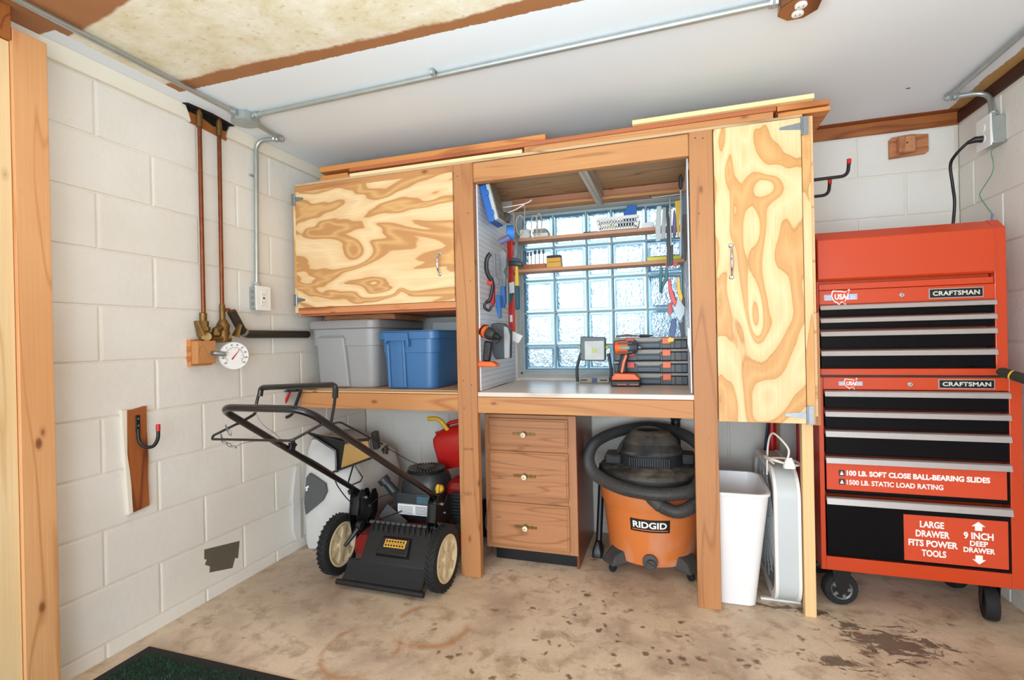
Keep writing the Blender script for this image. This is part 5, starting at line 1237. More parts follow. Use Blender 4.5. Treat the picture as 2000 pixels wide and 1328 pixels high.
jb = thing('junction_box', (a0[0], a0[1], 2.10), 'round galvanised junction box on the ceiling joining three conduits', 'junction box')
mb = MB(); mb.lathe([(.052, 2.149), (.054, 2.112), (.050, 2.110)], 8, (a0[0], a0[1], 0)); part('box', mb, M['galv'], jb)
mb = MB(); mb.lathe([(.055, 2.1095), (.055, 2.1075), (.02, 2.106), (0, 2.106)], 24, (a0[0], a0[1], 0), cap=False); part('cover', mb, M['galv'], jb)
cb = thing('ceiling_outlet', (e0[0] + .06, e0[1], 2.10), 'rusty octagonal ceiling box with a white double outlet', 'outlet')
cx_, cy_ = e0[0] + .062, e0[1] + .01
mb = MB(Matrix.Translation((cx_, cy_, 0)) @ Matrix.Rotation(R(22.5), 4, 'Z')); mb.lathe([(.058, 2.149), (.060, 2.108), (.058, 2.106)], 8); part('box', mb, pm('shiny_copper_box', '9c6a4a', .25, .8, var=.2, scale=8), cb)
for k in (-1, 1):
    mb = MB(Matrix.Translation((cx_, cy_ + k * .021, 0))); mb.lathe([(.017, 2.106), (.017, 2.101), (.015, 2.100), (0, 2.100)], 20, cap=False); q_ = part('receptacle', mb, M['white'], cb)
    mb = MB(Matrix.Translation((cx_, cy_ + k * .021, 0))); mb.box(-.007, -.0055, -.004, .004, 2.0992, 2.1002); mb.box(.0055, .007, -.004, .004, 2.0992, 2.1002); part('slots', mb, M['ink2'], q_, kind='stuff')
# ------------------------------------------------------------------ right wall outlet and conduit
ra = (3.129, 1.388, 2.132)
conduit('conduit', [(ra[0], -1.0, 2.134), (ra[0], ra[1], 2.134)], 'dark conduit along the ceiling near the right wall', cls=[((ra[0], ra[1], 2.134), (0, 1, 0))])
conduit('conduit', [(ra[0], ra[1] + .0, 2.130), (3.262, 1.37, 2.126), (3.243, 1.312, 2.0)], 'bent conduit curving from the ceiling to the right wall outlet', cls=[((ra[0] + .02, ra[1] - .005, 2.130), (1, 0, 0)), ((3.243, 1.312, 2.006), (0, 0, 1))], rad=.10)
ro = thing('wall_outlet', (3.24, 1.36, 1.90), 'white outlet plate on a metal box on the right wall, black plug in it', 'outlet')
mb = MB(); mb.box(3.218, 3.266, 1.272, 1.357, 1.878, 1.992); part('metal_box', mb, M['galv'], ro, b=.004)
mb = MB(); mb.box(3.211, 3.2175, 1.266, 1.366, 1.870, 2.0); part('cover_plate', mb, M['white'], ro, b=.002)
for z in (1.955, 1.912):
    mb = MB(); mb.lathe([(.016, 3.211), (.016, 3.2085)], 20, (0, 1.316, z), 'x'); part('receptacle', mb, M['white'], ro)
mb = MB(); mb.tube([(3.208, 1.316, 1.912), (3.185, 1.32, 1.914), (3.165, 1.335, 1.908)], [.014, .013, .007], 10); pts = bez([(3.165, 1.335, 1.908), (3.14, 1.365, 1.875), (3.135, 1.40, 1.84), (3.15, 1.42, 1.76), (3.165, 1.44, 1.68), (3.16, 1.45, 1.55), (3.16, 1.45, 1.40)], 8); mb.tube(pts, .006, 10)
solo('power_cord', mb, M['black'], 'black power cord hanging from the right wall outlet behind the tool chest', 'cord', smooth=60)
gw = thing('ground_wire', (3.25, 1.35, 1.5), 'thin green wire with a blue connector hanging from the right outlet box', 'wire')
pts = bez([(3.24, 1.315, 1.873), (3.24, 1.322, 1.85), (3.24, 1.31, 1.807), (3.24, 1.321, 1.765), (3.24, 1.395, 1.717), (3.24, 1.407, 1.694), (3.24, 1.357, 1.635), (3.24, 1.323, 1.599)], 6)
mb = MB(); mb.tube(pts, .0016, 6); part('wire', mb, pm('green_wire', '3f8f5e', .5, bump=0), gw, smooth=60)
e = Vector(pts[-1]); mb = MB(); mb.tube([e, e + Vector((.0, .005, -.025))], .0035, 8); part('connector', mb, M['blue'], gw)
# wood blocks on the back wall
bb = thing('wall_block', (3.07, 1.61, 1.95), 'small reddish wooden block on a backing board on the back wall above the tool chest', 'wood block')
mb = MB(); mb.ext([(2.985, 1.957), (3.13, 1.965), (3.142, 1.975), (3.142, 2.055), (3.07, 2.064), (2.995, 2.058), (2.985, 2.048)], 1.604, 1.6205, 'xz'); part('back_board', mb, wood('reddish_block', 'bd7c50', '955837', 'x', rings=5, seed=3, knots=False), bb, b=.001)
mb = MB(); mb.box(3.012, 3.082, 1.572, 1.6035, 1.973, 2.052); part('front_block', mb, wood('reddish_block2', 'c4855a', '9c6040', 'z', rings=5, seed=5, knots=False), bb, b=.008)
mb = MB(); mb.lathe([(.004, 1.5715), (.004, 1.573)], 8, (3.045, 0, 2.015), 'y'); mb.lathe([(.002, 1.5715), (.002, 1.573)], 8, (3.062, 0, 2.03), 'y'); mb.lathe([(.002, 1.5715), (.002, 1.573)], 8, (3.062, 0, 1.995), 'y'); part('screw_heads', mb, M['ink2'], bb, kind='stuff')
# bike hooks on the side of the tall cabinet
for (y, z, x2, lab) in ((1.12, 1.765, 2.665, 'upper long black hook with a red tip on the side of the tall cabinet'), (1.27, 1.73, 2.635, 'lower short black hook with a red tip on the side of the tall cabinet')):
    h = thing('storage_hook', (2.52, y, z), lab, 'hook')
    mb = MB(); mb.tube(rnd([(2.496, y, z - .004), (x2, y, z), (x2 + .006, y, z + .058)], .03, 8), .0068, 12); part('rod', mb, M['black'], h, smooth=60)
    mb = MB(); mb.tube([(x2 + .0055, y, z + .048), (x2 + .0065, y, z + .068)], .0082, 12); part('red_tip', mb, M['red'], h)

# ------------------------------------------------------------------ turf mat
mt_ = thing('floor_mat', (.6, -.3, 0), 'dark green artificial turf mat with a black rubber border', 'mat')
mb = MB(); mb.box(.085, 1.30, -1.6, .092, .0005, .006); part('backing', mb, M['rubber'], mt_, b=.002)
random.seed(3); mb = MB()
for i in range(26000):
    x = random.uniform(.125, .95); y = random.uniform(-.55, .055) 
    if y < -.42 + 0 * x and x > .6: continue
    h = random.uniform(.006, .013); a = random.uniform(0, 2 * pi); w = .0013; dx, dy = cos(a) * w, sin(a) * w; lx, ly = random.uniform(-.005, .005), random.uniform(-.005, .005)
    n = len(mb.v); mb.v += [(x - dx, y - dy, .005), (x + dx, y + dy, .005), (x + lx, y + ly, .005 + h)]; mb.f.append([n, n + 1, n + 2])
t = NT('green_turf'); t.col(t.mix(t.ramp(t.noise(t.coord(), 60, 2), [(.4, (0, 0, 0)), (.6, (1, 1, 1))]), '0e2a1c', '1f5a38')); t.rough(.7)
M['turf'] = t.m
me = mesh('turf_blades', mb, M['turf'], 0, wloc(mt_)); o = bpy.data.objects.new('turf_blades', me); C.objects.link(o); o.parent = mt_; o['kind'] = 'stuff'
mb = MB(); mb.box(.12, 1.27, -1.57, .06, .0062, .0075); part('turf_base', mb, pm('turf_base_green', '10241a', .9), mt_)

# ------------------------------------------------------------------ black trimmer handle at the end of the shelf
tg = thing('trimmer', (.03, .9, .8), 'black trimmer grip with red trigger sticking out at the left end of the bin shelf', 'garden tool')
mb = MB(); mb.tube([(.012, .90, .887), (.035, .905, .893), (.085, .91, .893)], [.010, .014, .010], 12); mb.tube([(.085, .91, .8905), (.16, .95, .889)], .0105, 12); part('shaft', mb, M['black'], tg, smooth=40)
G_ = [(-0.004, 0.9, 0.892), (-0.032, 0.9, 0.837), (-0.064, 0.9, 0.781), (-0.052, 0.9, 0.743), (-0.002, 0.9, 0.731), (0.042, 0.9, 0.751), (0.063, 0.9, 0.795), (0.088, 0.9, 0.849), (0.102, 0.9, 0.887)]
mb = MB(); mb.tube(bez(G_, 5), [.0125] * 12 + [.008] * (len(bez(G_, 5)) - 12), 10); part('grip_loop', mb, M['black'], tg, smooth=60)
G_ = [(0.029, 0.9, 0.865), (0.008, 0.9, 0.827), (-0.01, 0.9, 0.788)]
mb = MB(); mb.tube(G_, [.006, .007, .004], 8); part('trigger', mb, M['red'], tg, smooth=60, label='red trigger')
mb = MB(); mb.box(.004, .085, .885, .915, .862, .884) if False else mb.ext([(.0, .868), (.03, .884), (.085, .886), (.075, .868)], .887, .913, 'xz'); part('housing', mb, M['black'], tg, b=.003)

# ------------------------------------------------------------------ tools on the left pegboard
def ext2(poly, a, b, plane='xz', M_=None):
    mb = MB(M_) if M_ is not None else MB(); mb.ext(poly, a, b, plane); return mb
def xz(L): return [(p[0], p[2]) for p in L]
def yz(L): return [(p[1], p[2]) for p in L]
M['clear'] = pm('translucent_lid', 'b4bdbf', .3, var=.05, bump=0)
M['teal'] = pm('teal_grip', '1e5f68', .45)
M['navy'] = pm('navy_grip', '1f3d78', .4)
M['toolsteel'] = pm('tool_steel', '85898c', .4, .6, var=.1)
M['bluegrip'] = pm('blue_grip', '2a64a8', .4)
grpL = 'tools hung on the left pegboard'; grpR = 'tools hung on the right pegboard'
# blue organiser case
oc = thing('organizer_case', (1.15, 1.03, 1.66), 'bright blue small parts case with clear compartment lid on the left pegboard', 'parts case', grpL)
m = Matrix.Translation((1.142, 1.045, 1.775)) @ Matrix.Rotation(R(-14), 4, 'Y')
mb = MB(m); mb.box(-.026, .006, -.06, .07, -.090, .095); part('case', mb, M['blue'], oc, b=.004)
mb = MB(m); mb.box(.0065, .026, -.06, .07, -.088, .093); part('lid', mb, M['clear'], oc, b=.004)
for k in range(4):
    mb = MB(m); mb.box(.0262, .0285, -.05, .062, -.078 + k * .042, -.042 + k * .042); part('compartment', mb, pm('parts_grey', '8d8678', .5, .3, var=.4, scale=120), oc)
for z in (-.05, .05):
    mb = MB(m); mb.box(-.004, .014, -.066, -.0605, z - .012, z + .012); part('latch', mb, M['blue'], oc, b=.002)
mb = MB(); mb.tube(bez([(1.085, .985, 1.885), (1.105, .98, 1.90), (1.118, .98, 1.885)], 4), .003, 8); part('peg_hook', mb, M['white'], oc)
# long white hook with a coil of wire
lh = thing('wire_hook', (1.2, 1.2, 1.8), 'long white double wire hook reaching out from the left pegboard', 'hook', grpL)
p0 = [(1.1, 1.18, 1.798), (1.252, 1.18, 1.807), (1.293, 1.18, 1.818), (1.301, 1.18, 1.825)]; mb = MB(); mb.tube(bez(p0, 5), .0028, 8); p1 = [(1.169, 1.18, 1.77), (1.224, 1.18, 1.786), (1.263, 1.18, 1.806)]; mb.tube(p1, .0028, 8); part('hook', mb, M['white'], lh, smooth=60)
cw = thing('cable_coil', (1.25, 1.18, 1.6), 'coil of grey white wire hanging from the long white hook', 'wire')
mb = MB()
c1 = (1.314, 1.18, 1.694); c2 = (1.338, 1.18, 1.697); c3 = (1.239, 1.18, 1.701)
for c_, rx, ry in ((c1, .017, .050), (c2, .014, .055), (c3, .022, .050)):
    mb.tube([(c_[0] + rx * cos(k * pi / 12), c_[1] + .004 * sin(k * pi / 6), c_[2] + ry * sin(k * pi / 12)) for k in range(24)], .0028, 6, closed=True)
mb.tube(bez([(1.263, 1.18, 1.806), (1.264, 1.18, 1.751), (1.261, 1.18, 1.699), (1.276, 1.18, 1.672), (1.313, 1.18, 1.617)], 5), .0022, 6)
part('coil', mb, pm('grey_wire', 'b3aca5', .5), cw, smooth=60)
# square sanding block, painter's tape, purple strap
mb = MB(); p = (1.173, 1.14, 1.737); mb.cbox(p, (.045, .05, .045), Matrix.Rotation(.25, 3, 'Y')); solo('magnet_tray', mb, pm('bronze_box', '5a5248', .35, .5, var=.3, scale=20), 'small dark bronze square box beside the blue case', 'box', grpL, b=.004)
mb = MB(); p = (1.19, 1.16, 1.662); m = Matrix.Translation(p) @ Matrix.Rotation(R(20), 4, 'Z'); mb = MB(m); mb.lathe([(.038, -.018), (.038, .018), (.024, .018), (.024, -.018), (.038, -.018)], 32, (0, 0, 0), 'x', cap=False); solo('tape_roll', mb, pm('painters_tape_blue', '2f7fd6', .6), 'roll of blue painters tape on the left pegboard', 'tape roll', grpL, smooth=40)
p = (1.171, 1.13, 1.624); mb = MB(Matrix.Translation(p) @ Matrix.Rotation(R(-20), 4, 'Y')); mb.lathe([(.016, -.03), (.016, .03)], 20, (0, 0, 0), 'x'); solo('cord_spool', mb, pm('purple_grey', '6c6a92', .5), 'small purple grey spool just below the painters tape', 'spool', grpL, smooth=40)
# red spirit levels standing by the window edge
for (a, b, lab) in (((1001, 475), (1003, 635), 'long red aluminium level hanging at the far edge of the left pegboard'),):
    lv = thing('spirit_level', (1.10, 1.5, 1.1), lab, 'level', grpL)
    A_, B_ = (1.096, 1.5, 1.692), (1.1, 1.5, 1.188)
    mb = MB(); mb.box(A_[0] - .022, A_[0] - .004, 1.47, 1.50, 1.165, 1.72); part('frame', mb, M['red'], lv, b=.002)
    mb = MB(); mb.box(A_[0] - .0035, A_[0] + .008, 1.472, 1.498, 1.165, 1.72); part('edge_rail', mb, pm('bright_red', 'e0432e', .35), lv)
    mb = MB(); mb.box(A_[0] - .015, A_[0] + .0, 1.4655, 1.4695, 1.22, 1.26); part('vial', mb, M['white'], lv)
# white box label card
p = (1.176, 1.3, 1.787)
tb = thing('hacksaw', (1.13, 1.3, 1.5), 'slim grey hacksaw with white lettering hanging near the window edge', 'saw', grpL)
P_ = xz([(1.179, 1.3, 1.691), (1.197, 1.3, 1.686), (1.182, 1.3, 1.553), (1.165, 1.3, 1.554)]); mb = ext2(P_, 1.295, 1.302); part('frame', mb, M['toolsteel'], tb)
P_ = xz([(1.151, 1.29, 1.559), (1.191, 1.29, 1.551), (1.216, 1.29, 1.522), (1.216, 1.29, 1.503), (1.184, 1.29, 1.505), (1.156, 1.29, 1.529)]); mb = ext2(P_, 1.28, 1.31); part('handle', mb, pm('slate_grip', '3d5260', .5), tb, b=.004)
# hammer
hm = thing('hammer', (1.14, 1.28, 1.3), 'hammer with yellow neck and dark blue grip on the left pegboard', 'hammer', grpL)
P_ = xz([(1.182, 1.27, 1.508), (1.196, 1.27, 1.507), (1.199, 1.27, 1.398), (1.177, 1.27, 1.4)]); mb = ext2(P_, 1.262, 1.278); part('neck', mb, M['yellow'], hm, b=.003)
P_ = xz([(1.177, 1.27, 1.405), (1.2, 1.27, 1.404), (1.2, 1.27, 1.279), (1.177, 1.27, 1.277)]); mb = ext2(P_, 1.258, 1.282); part('grip', mb, pm('dark_teal_blue', '24505e', .5), hm, b=.005)
P_ = xz([(1.145, 1.27, 1.538), (1.219, 1.27, 1.527), (1.219, 1.27, 1.508), (1.145, 1.27, 1.513)]); mb = ext2(P_, 1.26, 1.28); part('head', mb, M['gun'], hm, b=.004)
# strap wrench, pliers and snips
sw = thing('strap_wrench', (1.12, 1.06, 1.3), 'black looped strap wrench with red collar, nearest on the left pegboard', 'wrench', grpL)
pts = [(1.146, 0.985, 1.534), (1.127, 0.985, 1.51), (1.123, 0.985, 1.462), (1.135, 0.985, 1.424), (1.151, 0.985, 1.404), (1.153, 0.985, 1.374), (1.138, 0.985, 1.314), (1.12, 0.985, 1.302), (1.109, 0.985, 1.278), (1.132, 0.985, 1.262), (1.145, 0.985, 1.281)]
mb = MB(); mb.tube(bez(pts[:5], 4), .011, 8, sq=.6); mb.tube(bez(pts[4:8], 4), .009, 8); mb.tube(bez(pts[6:], 4), .007, 8, sq=.6); part('strap', mb, M['black'], sw, smooth=50)
P_ = xz([(1.13, 0.985, 1.405), (1.158, 0.985, 1.398), (1.155, 0.985, 1.381), (1.127, 0.985, 1.385)]); mb = ext2(P_, .97, 1.0); part('collar', mb, M['red'], sw, b=.003)
def mk(name, lab, cat, grp, y, pieces, th=.006):
    allp = [p for _, L, _ in pieces for p in L]
    c = (sum(p[0] for p in allp) / len(allp), y, min(p[2] for p in allp))
    t = thing(name, c, lab, cat, grp)
    for i, (nm, L, mm) in enumerate(pieces):
        k = th * (1.9 if 'grip' in nm or 'handle' in nm else 1)
        mb = ext2(xz(L), y - k + i * .0012, y + k + i * .0012); part(nm, mb, M[mm] if isinstance(mm, str) else mm, t, b=.0022 if k > th else .0008)
    return t
mk('tongue_groove_pliers', 'chrome jawed adjustable pliers with blue handles, nearer the camera on the left pegboard', 'pliers', grpL, 1.10, [
    ('jaw', [(1.12, 1.1, 1.548), (1.131, 1.1, 1.553), (1.131, 1.1, 1.437), (1.147, 1.1, 1.416), (1.144, 1.1, 1.396), (1.125, 1.1, 1.399), (1.115, 1.1, 1.438)], 'toolsteel'),
    ('handle', [(1.132, 1.1, 1.347), (1.151, 1.1, 1.341), (1.154, 1.1, 1.231), (1.14, 1.1, 1.227), (1.128, 1.1, 1.283)], 'bluegrip'),
    ('handle', [(1.109, 1.1, 1.397), (1.122, 1.1, 1.397), (1.12, 1.1, 1.309), (1.109, 1.1, 1.284), (1.098, 1.1, 1.31)], 'red')])
mk('locking_pliers', 'bare steel locking pliers beside the blue handled ones on the left pegboard', 'pliers', grpL, 1.16, [
    ('jaw', [(1.132, 1.16, 1.57), (1.155, 1.16, 1.579), (1.171, 1.16, 1.557), (1.167, 1.16, 1.494), (1.152, 1.16, 1.469), (1.163, 1.16, 1.442), (1.159, 1.16, 1.39), (1.145, 1.16, 1.391), (1.138, 1.16, 1.47), (1.131, 1.16, 1.497)], 'toolsteel'),
    ('handle', [(1.134, 1.16, 1.391), (1.156, 1.16, 1.396), (1.16, 1.16, 1.312), (1.151, 1.16, 1.281), (1.134, 1.16, 1.286)], 'bluegrip'),
    ('lever', [(1.165, 1.16, 1.429), (1.173, 1.16, 1.429), (1.173, 1.16, 1.28), (1.165, 1.16, 1.277)], 'toolsteel')])
mk('tongue_groove_pliers', 'chrome pliers with hooked top hanging behind the steel locking pliers', 'pliers', grpL, 1.24, [
    ('jaw', [(1.127, 1.24, 1.548), (1.144, 1.24, 1.56), (1.152, 1.24, 1.519), (1.15, 1.24, 1.439), (1.135, 1.24, 1.412), (1.128, 1.24, 1.48)], 'toolsteel'),
    ('handle', [(1.13, 1.24, 1.421), (1.15, 1.24, 1.42), (1.153, 1.24, 1.317), (1.139, 1.24, 1.312)], 'gun')])
mk('putty_knife', 'short dark putty knife next to the red level on the left pegboard', 'knife', grpL, 1.34, [
    ('blade', [(1.12, 1.34, 1.429), (1.15, 1.34, 1.435), (1.151, 1.34, 1.374), (1.119, 1.34, 1.367)], 'label'),
    ('handle', [(1.116, 1.34, 1.37), (1.146, 1.34, 1.374), (1.13, 1.34, 1.325), (1.118, 1.34, 1.319)], 'teal')])
# grey charger and heat gun style drill
cgx = thing('battery_charger', (1.13, 1.2, 1.05), 'grey fabric wrapped pouch hanging behind the orange drill on the left pegboard', 'pouch', grpL)
P_ = xz([(1.101, 1.1, 1.202), (1.142, 1.1, 1.206), (1.169, 1.1, 1.2), (1.201, 1.1, 1.166), (1.195, 1.1, 1.026), (1.119, 1.1, 1.022), (1.104, 1.1, 1.053)]); mb = ext2(P_, 1.09, 1.14); part('body', mb, pm('slate_pouch', '4b5056', .6), cgx, b=.008)
P_ = xz([(1.173, 1.08, 1.189), (1.194, 1.08, 1.179), (1.204, 1.08, 1.141), (1.199, 1.08, 1.027), (1.172, 1.08, 1.027), (1.172, 1.08, 1.129)]); mb = ext2(P_, 1.074, 1.0895); part('pocket', mb, pm('light_grey_pouch', 'a4a9ad', .5), cgx, b=.005)
dr_ = thing('cordless_drill', (1.13, 1.03, .98), 'orange and black cordless drill hung on the left pegboard', 'drill', grpL)
m = Matrix.Translation((1.123, 0.975, 1.157)) @ Matrix.Rotation(R(20), 4, 'Y') @ Matrix.Rotation(R(-25), 4, 'Z')
mb = MB(m); mb.lathe([(.020, -.036), (.029, -.030), (.030, .0), (.029, .012)], 24, (0, 0, 0), 'x'); part('motor_housing', mb, M['orange'], dr_, smooth=40)
mb = MB(m); mb.lathe([(.0305, .0125), (.031, .02), (.026, .045), (.020, .06)], 24, (0, 0, 0), 'x'); part('gearbox', mb, M['gun'], dr_, smooth=40)
mb = MB(m); mb.lathe([(.016, .06), (.017, .075), (.010, .09), (.004, .092)], 16, (0, 0, 0), 'x'); part('chuck', mb, M['black'], dr_, smooth=40)
mb = MB(m); mb.lathe([(.0315, -.022), (.0325, -.018), (.0315, -.012)], 24, (0, 0, 0), 'x'); part('rear_ring', mb, M['black'], dr_)
P_ = [(1.111, 0.975, 1.118), (1.15, 0.975, 1.11), (1.135, 0.975, 1.017), (1.101, 0.975, 1.018)]; mb = ext2(xz(P_), .96, .992); part('handle', mb, M['black'], dr_, b=.008)
P_ = [(1.075, 0.975, 1.013), (1.096, 0.975, 1.02), (1.153, 0.975, 1.017), (1.179, 0.975, 1.002), (1.174, 0.975, 0.993), (1.08, 0.975, 0.993)]; mb = ext2(xz(P_), .945, 1.005); part('base', mb, M['orange'], dr_, b=.006)
mb = MB(); a = [(1.171, 0.96, 1.1), (1.197, 0.96, 1.119), (1.208, 0.96, 1.14)]; mb.tube(bez(a, 4), .003, 8); part('side_hook', mb, M['black'], dr_)
mb = ext2(xz([(1.158, 1.25, 1.166), (1.22, 1.25, 1.138), (1.196, 1.25, 1.1), (1.154, 1.25, 1.117)]), 1.249, 1.251); t = solo('paper_tag', mb, M['label'], 'white price tag hanging beside the grey pouch', 'tag', grpL)

# ------------------------------------------------------------------ things on the window shelves
ys = 1.515; ZU, ZL = 1.701, 1.523
def shelfbox(name, pxa, pxb, ya, yb, z0, z1, m, lab, cat, grp=None, b=.001):
    mb = MB(); mb.box(pxa, pxb, ya, yb, z0, z1); return solo(name, mb, M[m] if isinstance(m, str) else m, lab, cat, grp, b=b)
a = (1.14, 1.5, 1.733); b = (1.198, 1.5, 1.728); shelfbox('card_box', a[0], b[0], 1.50, 1.54, ZU, ZU + .05, 'label', 'small white card box at the left end of the upper window shelf', 'box')
a = (1.219, 1.5, 1.726); b = (1.306, 1.5, 1.719); 
mb = MB(); mb.box(a[0], b[0], 1.50, 1.56, ZU, ZU + .022); solo('paper_pad', mb, M['label'], 'lower white pad of the small paper pile on the upper window shelf', 'paper', b=.001)
mb = MB(); mb.ext([(a[0], ZU + .023), (b[0], ZU + .023), (b[0] - .012, ZU + .046), (a[0] + .004, ZU + .048)], 1.50, 1.56); solo('paper_pad', mb, pm('grey_sandpaper', '9b9690', .9), 'upper grey sanding pad of the small pile on the upper window shelf', 'sandpaper')
a = [(1.508, 1.5, 1.725), (1.601, 1.5, 1.719)]; mb = MB(); mb.tube([(a[0][0], 1.505, ZU + .0045), (a[1][0], 1.52, ZU + .004)], .0035, 8); solo('marker', mb, M['navy'], 'thin blue marker lying left of the white basket', 'pen')
# basket
a = [(1.585, 1.5, 1.794), (1.804, 1.5, 1.787), (1.795, 1.5, 1.719), (1.601, 1.5, 1.725)]
bk = thing('basket', ((a[0][0] + a[1][0]) / 2, 1.54, ZU), 'white slotted plastic basket on the upper window shelf', 'basket')
xa, xb = a[0][0], a[1][0]; xc_, xd_ = xa + .015, xb - .010; zt = ZU + .075
mb = MB()
for (ya_, yb_) in ((1.493, 1.497), (1.585, 1.589)):
    mb.ext([(xc_, ZU + .001), (xd_, ZU + .001), (xd_ + .003, ZU + .016), (xc_ - .003, ZU + .016)], ya_, yb_); mb.ext([(xa, zt - .018), (xb, zt - .018), (xb + .002, zt), (xa - .002, zt)], ya_, yb_)
    mb.ext([(xc_ - .006, ZU + .035), (xd_ + .004, ZU + .035), (xd_ + .005, ZU + .040), (xc_ - .007, ZU + .040)], ya_, yb_)
    n = 14
    for k in range(n + 1):
        t_ = k / n; x0_ = xc_ + (xd_ - xc_) * t_; x1_ = xa + (xb - xa) * t_; w = .0022 if 0 < k < n else .008
        mb.ext([(x0_ - w, ZU + .010), (x0_ + w, ZU + .010), (x1_ + w, zt - .015), (x1_ - w, zt - .015)], ya_, yb_)
for xx, xt in ((xc_, xa), (xd_, xb)): mb.ext([(xx - .002, ZU + .001), (xx + .002, ZU + .001), (xt + .002, zt), (xt - .002, zt)], 1.497, 1.585)
mb.box(xc_, xd_, 1.493, 1.589, ZU + .0005, ZU + .003)
part('slotted_walls', mb, M['white'], bk)
mb = MB(); mb.box(xc_ + .015, (xa + xb) / 2 - .01, 1.51, 1.57, ZU + .0035, ZU + .032); solo('sponge', mb, pm('pale_yellow', 'e3cf7c', .7), 'pale yellow item lying in the left half of the white basket', 'box', b=.004)
mb = MB(); mb.box((xa + xb) / 2, xd_ - .01, 1.51, 1.57, ZU + .0035, ZU + .040); solo('dark_box', mb, M['black'], 'dark item lying in the right half of the white basket', 'box', b=.003)
P_ = xz([(1.726, 1.53, 1.799), (1.749, 1.53, 1.836), (1.798, 1.53, 1.833), (1.793, 1.53, 1.753), (1.725, 1.53, 1.76)]); mb = ext2(P_, 1.522, 1.545); solo('blue_case', mb, M['blue'], 'blue plastic case sticking up out of the white basket', 'case', b=.003)
a = [(1.814, 1.5, 1.745), (1.883, 1.5, 1.752)]; mb = MB(); mb.ext([(a[0][0], ZU), (a[1][0], ZU), (a[1][0], ZU + .030), (a[0][0] + .02, ZU + .028)], 1.50, 1.56); gl = solo('first_aid_tin', mb, M['label'], 'white packet with dark edge right of the basket on the upper shelf', 'packet', b=.002)
# lower shelf: spade bits in a wooden holder
a = (1.135, 1.5, 1.527)[0]; b = (1.29, 1.5, 1.517)[0]
hb_ = thing('bit_holder', ((a + b) / 2, 1.515, ZL), 'short reddish wooden block holding spade bits on the lower window shelf', 'bit holder')
mb = MB(); mb.box(a + .008, b, 1.498, 1.53, ZL, ZL + .026); part('block', mb, M['redwood'], hb_, b=.001)
for i, px in enumerate([(1.171, 1.5, 1.598), (1.183, 1.5, 1.597), (1.201, 1.5, 1.596), (1.226, 1.5, 1.594), (1.25, 1.5, 1.593), (1.274, 1.5, 1.591)]):
    x = px[0]; w = (.0035, .0045, .0055, .0075, .007, .006)[i]; top = ZL + .115 - (.008 if i in (1, 2) else 0)
    mb = MB(); mb.tube([(x, 1.514, ZL + .0265), (x, 1.514, top - .03)], .0021, 6)
    mb.ext([(x - w, top - .032), (x + w, top - .032), (x + w, top - .012), (x + .002, top - .010), (x, top), (x - .002, top - .010), (x - w, top - .012)], 1.5125, 1.5155)
    solo('spade_bit', mb, M['gun'], ('slim leftmost spade bit', 'second spade bit from the left', 'third spade bit from the left', 'widest spade bit, fourth from the left', 'fifth spade bit from the left', 'rightmost spade bit')[i] + ' in the wooden holder', 'drill bit', 'spade bits on the lower shelf')
a = (1.294, 1.5, 1.546)[0]; b = (1.379, 1.5, 1.54)[0]
for k, (z0, z1) in enumerate(((0, .030), (.031, .054))):
    r_ = thing('bit_case', ((a + b) / 2, 1.52, ZL + z0), ('lower yellow drill bit case on the lower window shelf', 'upper yellow drill bit case with dark lid on the lower window shelf')[k], 'case', 'yellow drill bit cases')
    mb = MB(); mb.box(a + .001 * k, b - .002 * k, 1.497, 1.545, ZL + z0, ZL + z1); part('body', mb, pm('mustard_plastic', 'dba43a', .45), r_, b=.002)
    if k: mb = MB(); mb.box(a + .002, b - .003, 1.498, 1.544, ZL + z1 + .0003, ZL + z1 + .014); part('lid', mb, M['ink2'], r_, b=.001)
# yellow level at right of lower shelf
a = (1.846, 1.5, 1.523)[0]; b = 2.020
yl = thing('torpedo_level', ((a + b) / 2, 1.51, ZL), 'yellow level lying at the right end of the lower window shelf', 'level')
mb = MB(); mb.box(a, b, 1.495, 1.52, ZL, ZL + .020); part('body', mb, pm('yellow_green', 'd8cf2e', .4), yl, b=.002)
mb = MB(); mb.box(a + .02, b - .01, 1.497, 1.518, ZL + .0203, ZL + .024); part('top_rail', mb, M['gun'], yl)

# ------------------------------------------------------------------ on the worktop
ZW = .8765
wl_ = thing('work_light', (1.54, 1.44, ZW), 'square LED work light with grey lens on a dark stand before the window', 'work light')
yL = 1.44
P_ = [(1.491, 1.44, 1.129), (1.621, 1.44, 1.123), (1.626, 1.44, 1.112), (1.624, 1.44, 1.003), (1.613, 1.44, 0.992), (1.497, 1.44, 0.998), (1.486, 1.44, 1.009)]
mb = ext2(xz(P_), yL - .010, yL + .030); part('lamp_housing', mb, pm('grey_housing', '5e6a70', .45), wl_, b=.005)
c = [sum(p[i] for p in P_) / len(P_) for i in (0, 2)]; wx, wz = .051, .050
q = lambda s, y: [(c[0] - wx * s, y, c[1] - wz * s), (c[0] + wx * s, y, c[1] - wz * s), (c[0] + wx * s, y, c[1] + wz * s), (c[0] - wx * s, y, c[1] + wz * s)]
mb = MB(); mb.loft([q(1.0, yL - .0105), q(1.0, yL - .0125), q(.94, yL - .0125), q(.25, yL - .0115)]); part('reflector', mb, pm('pearl_reflector', '9c9a95', .35, .3, bump=0), wl_, smooth=0)
mb = MB(); mb.box(c[0] - .013, c[0] + .013, yL - .0145, yL - .0128, c[1] - .013, c[1] + .013); part('led_chip', mb, pm('yellow_phosphor', 'bcc070', .4, bump=0), wl_)
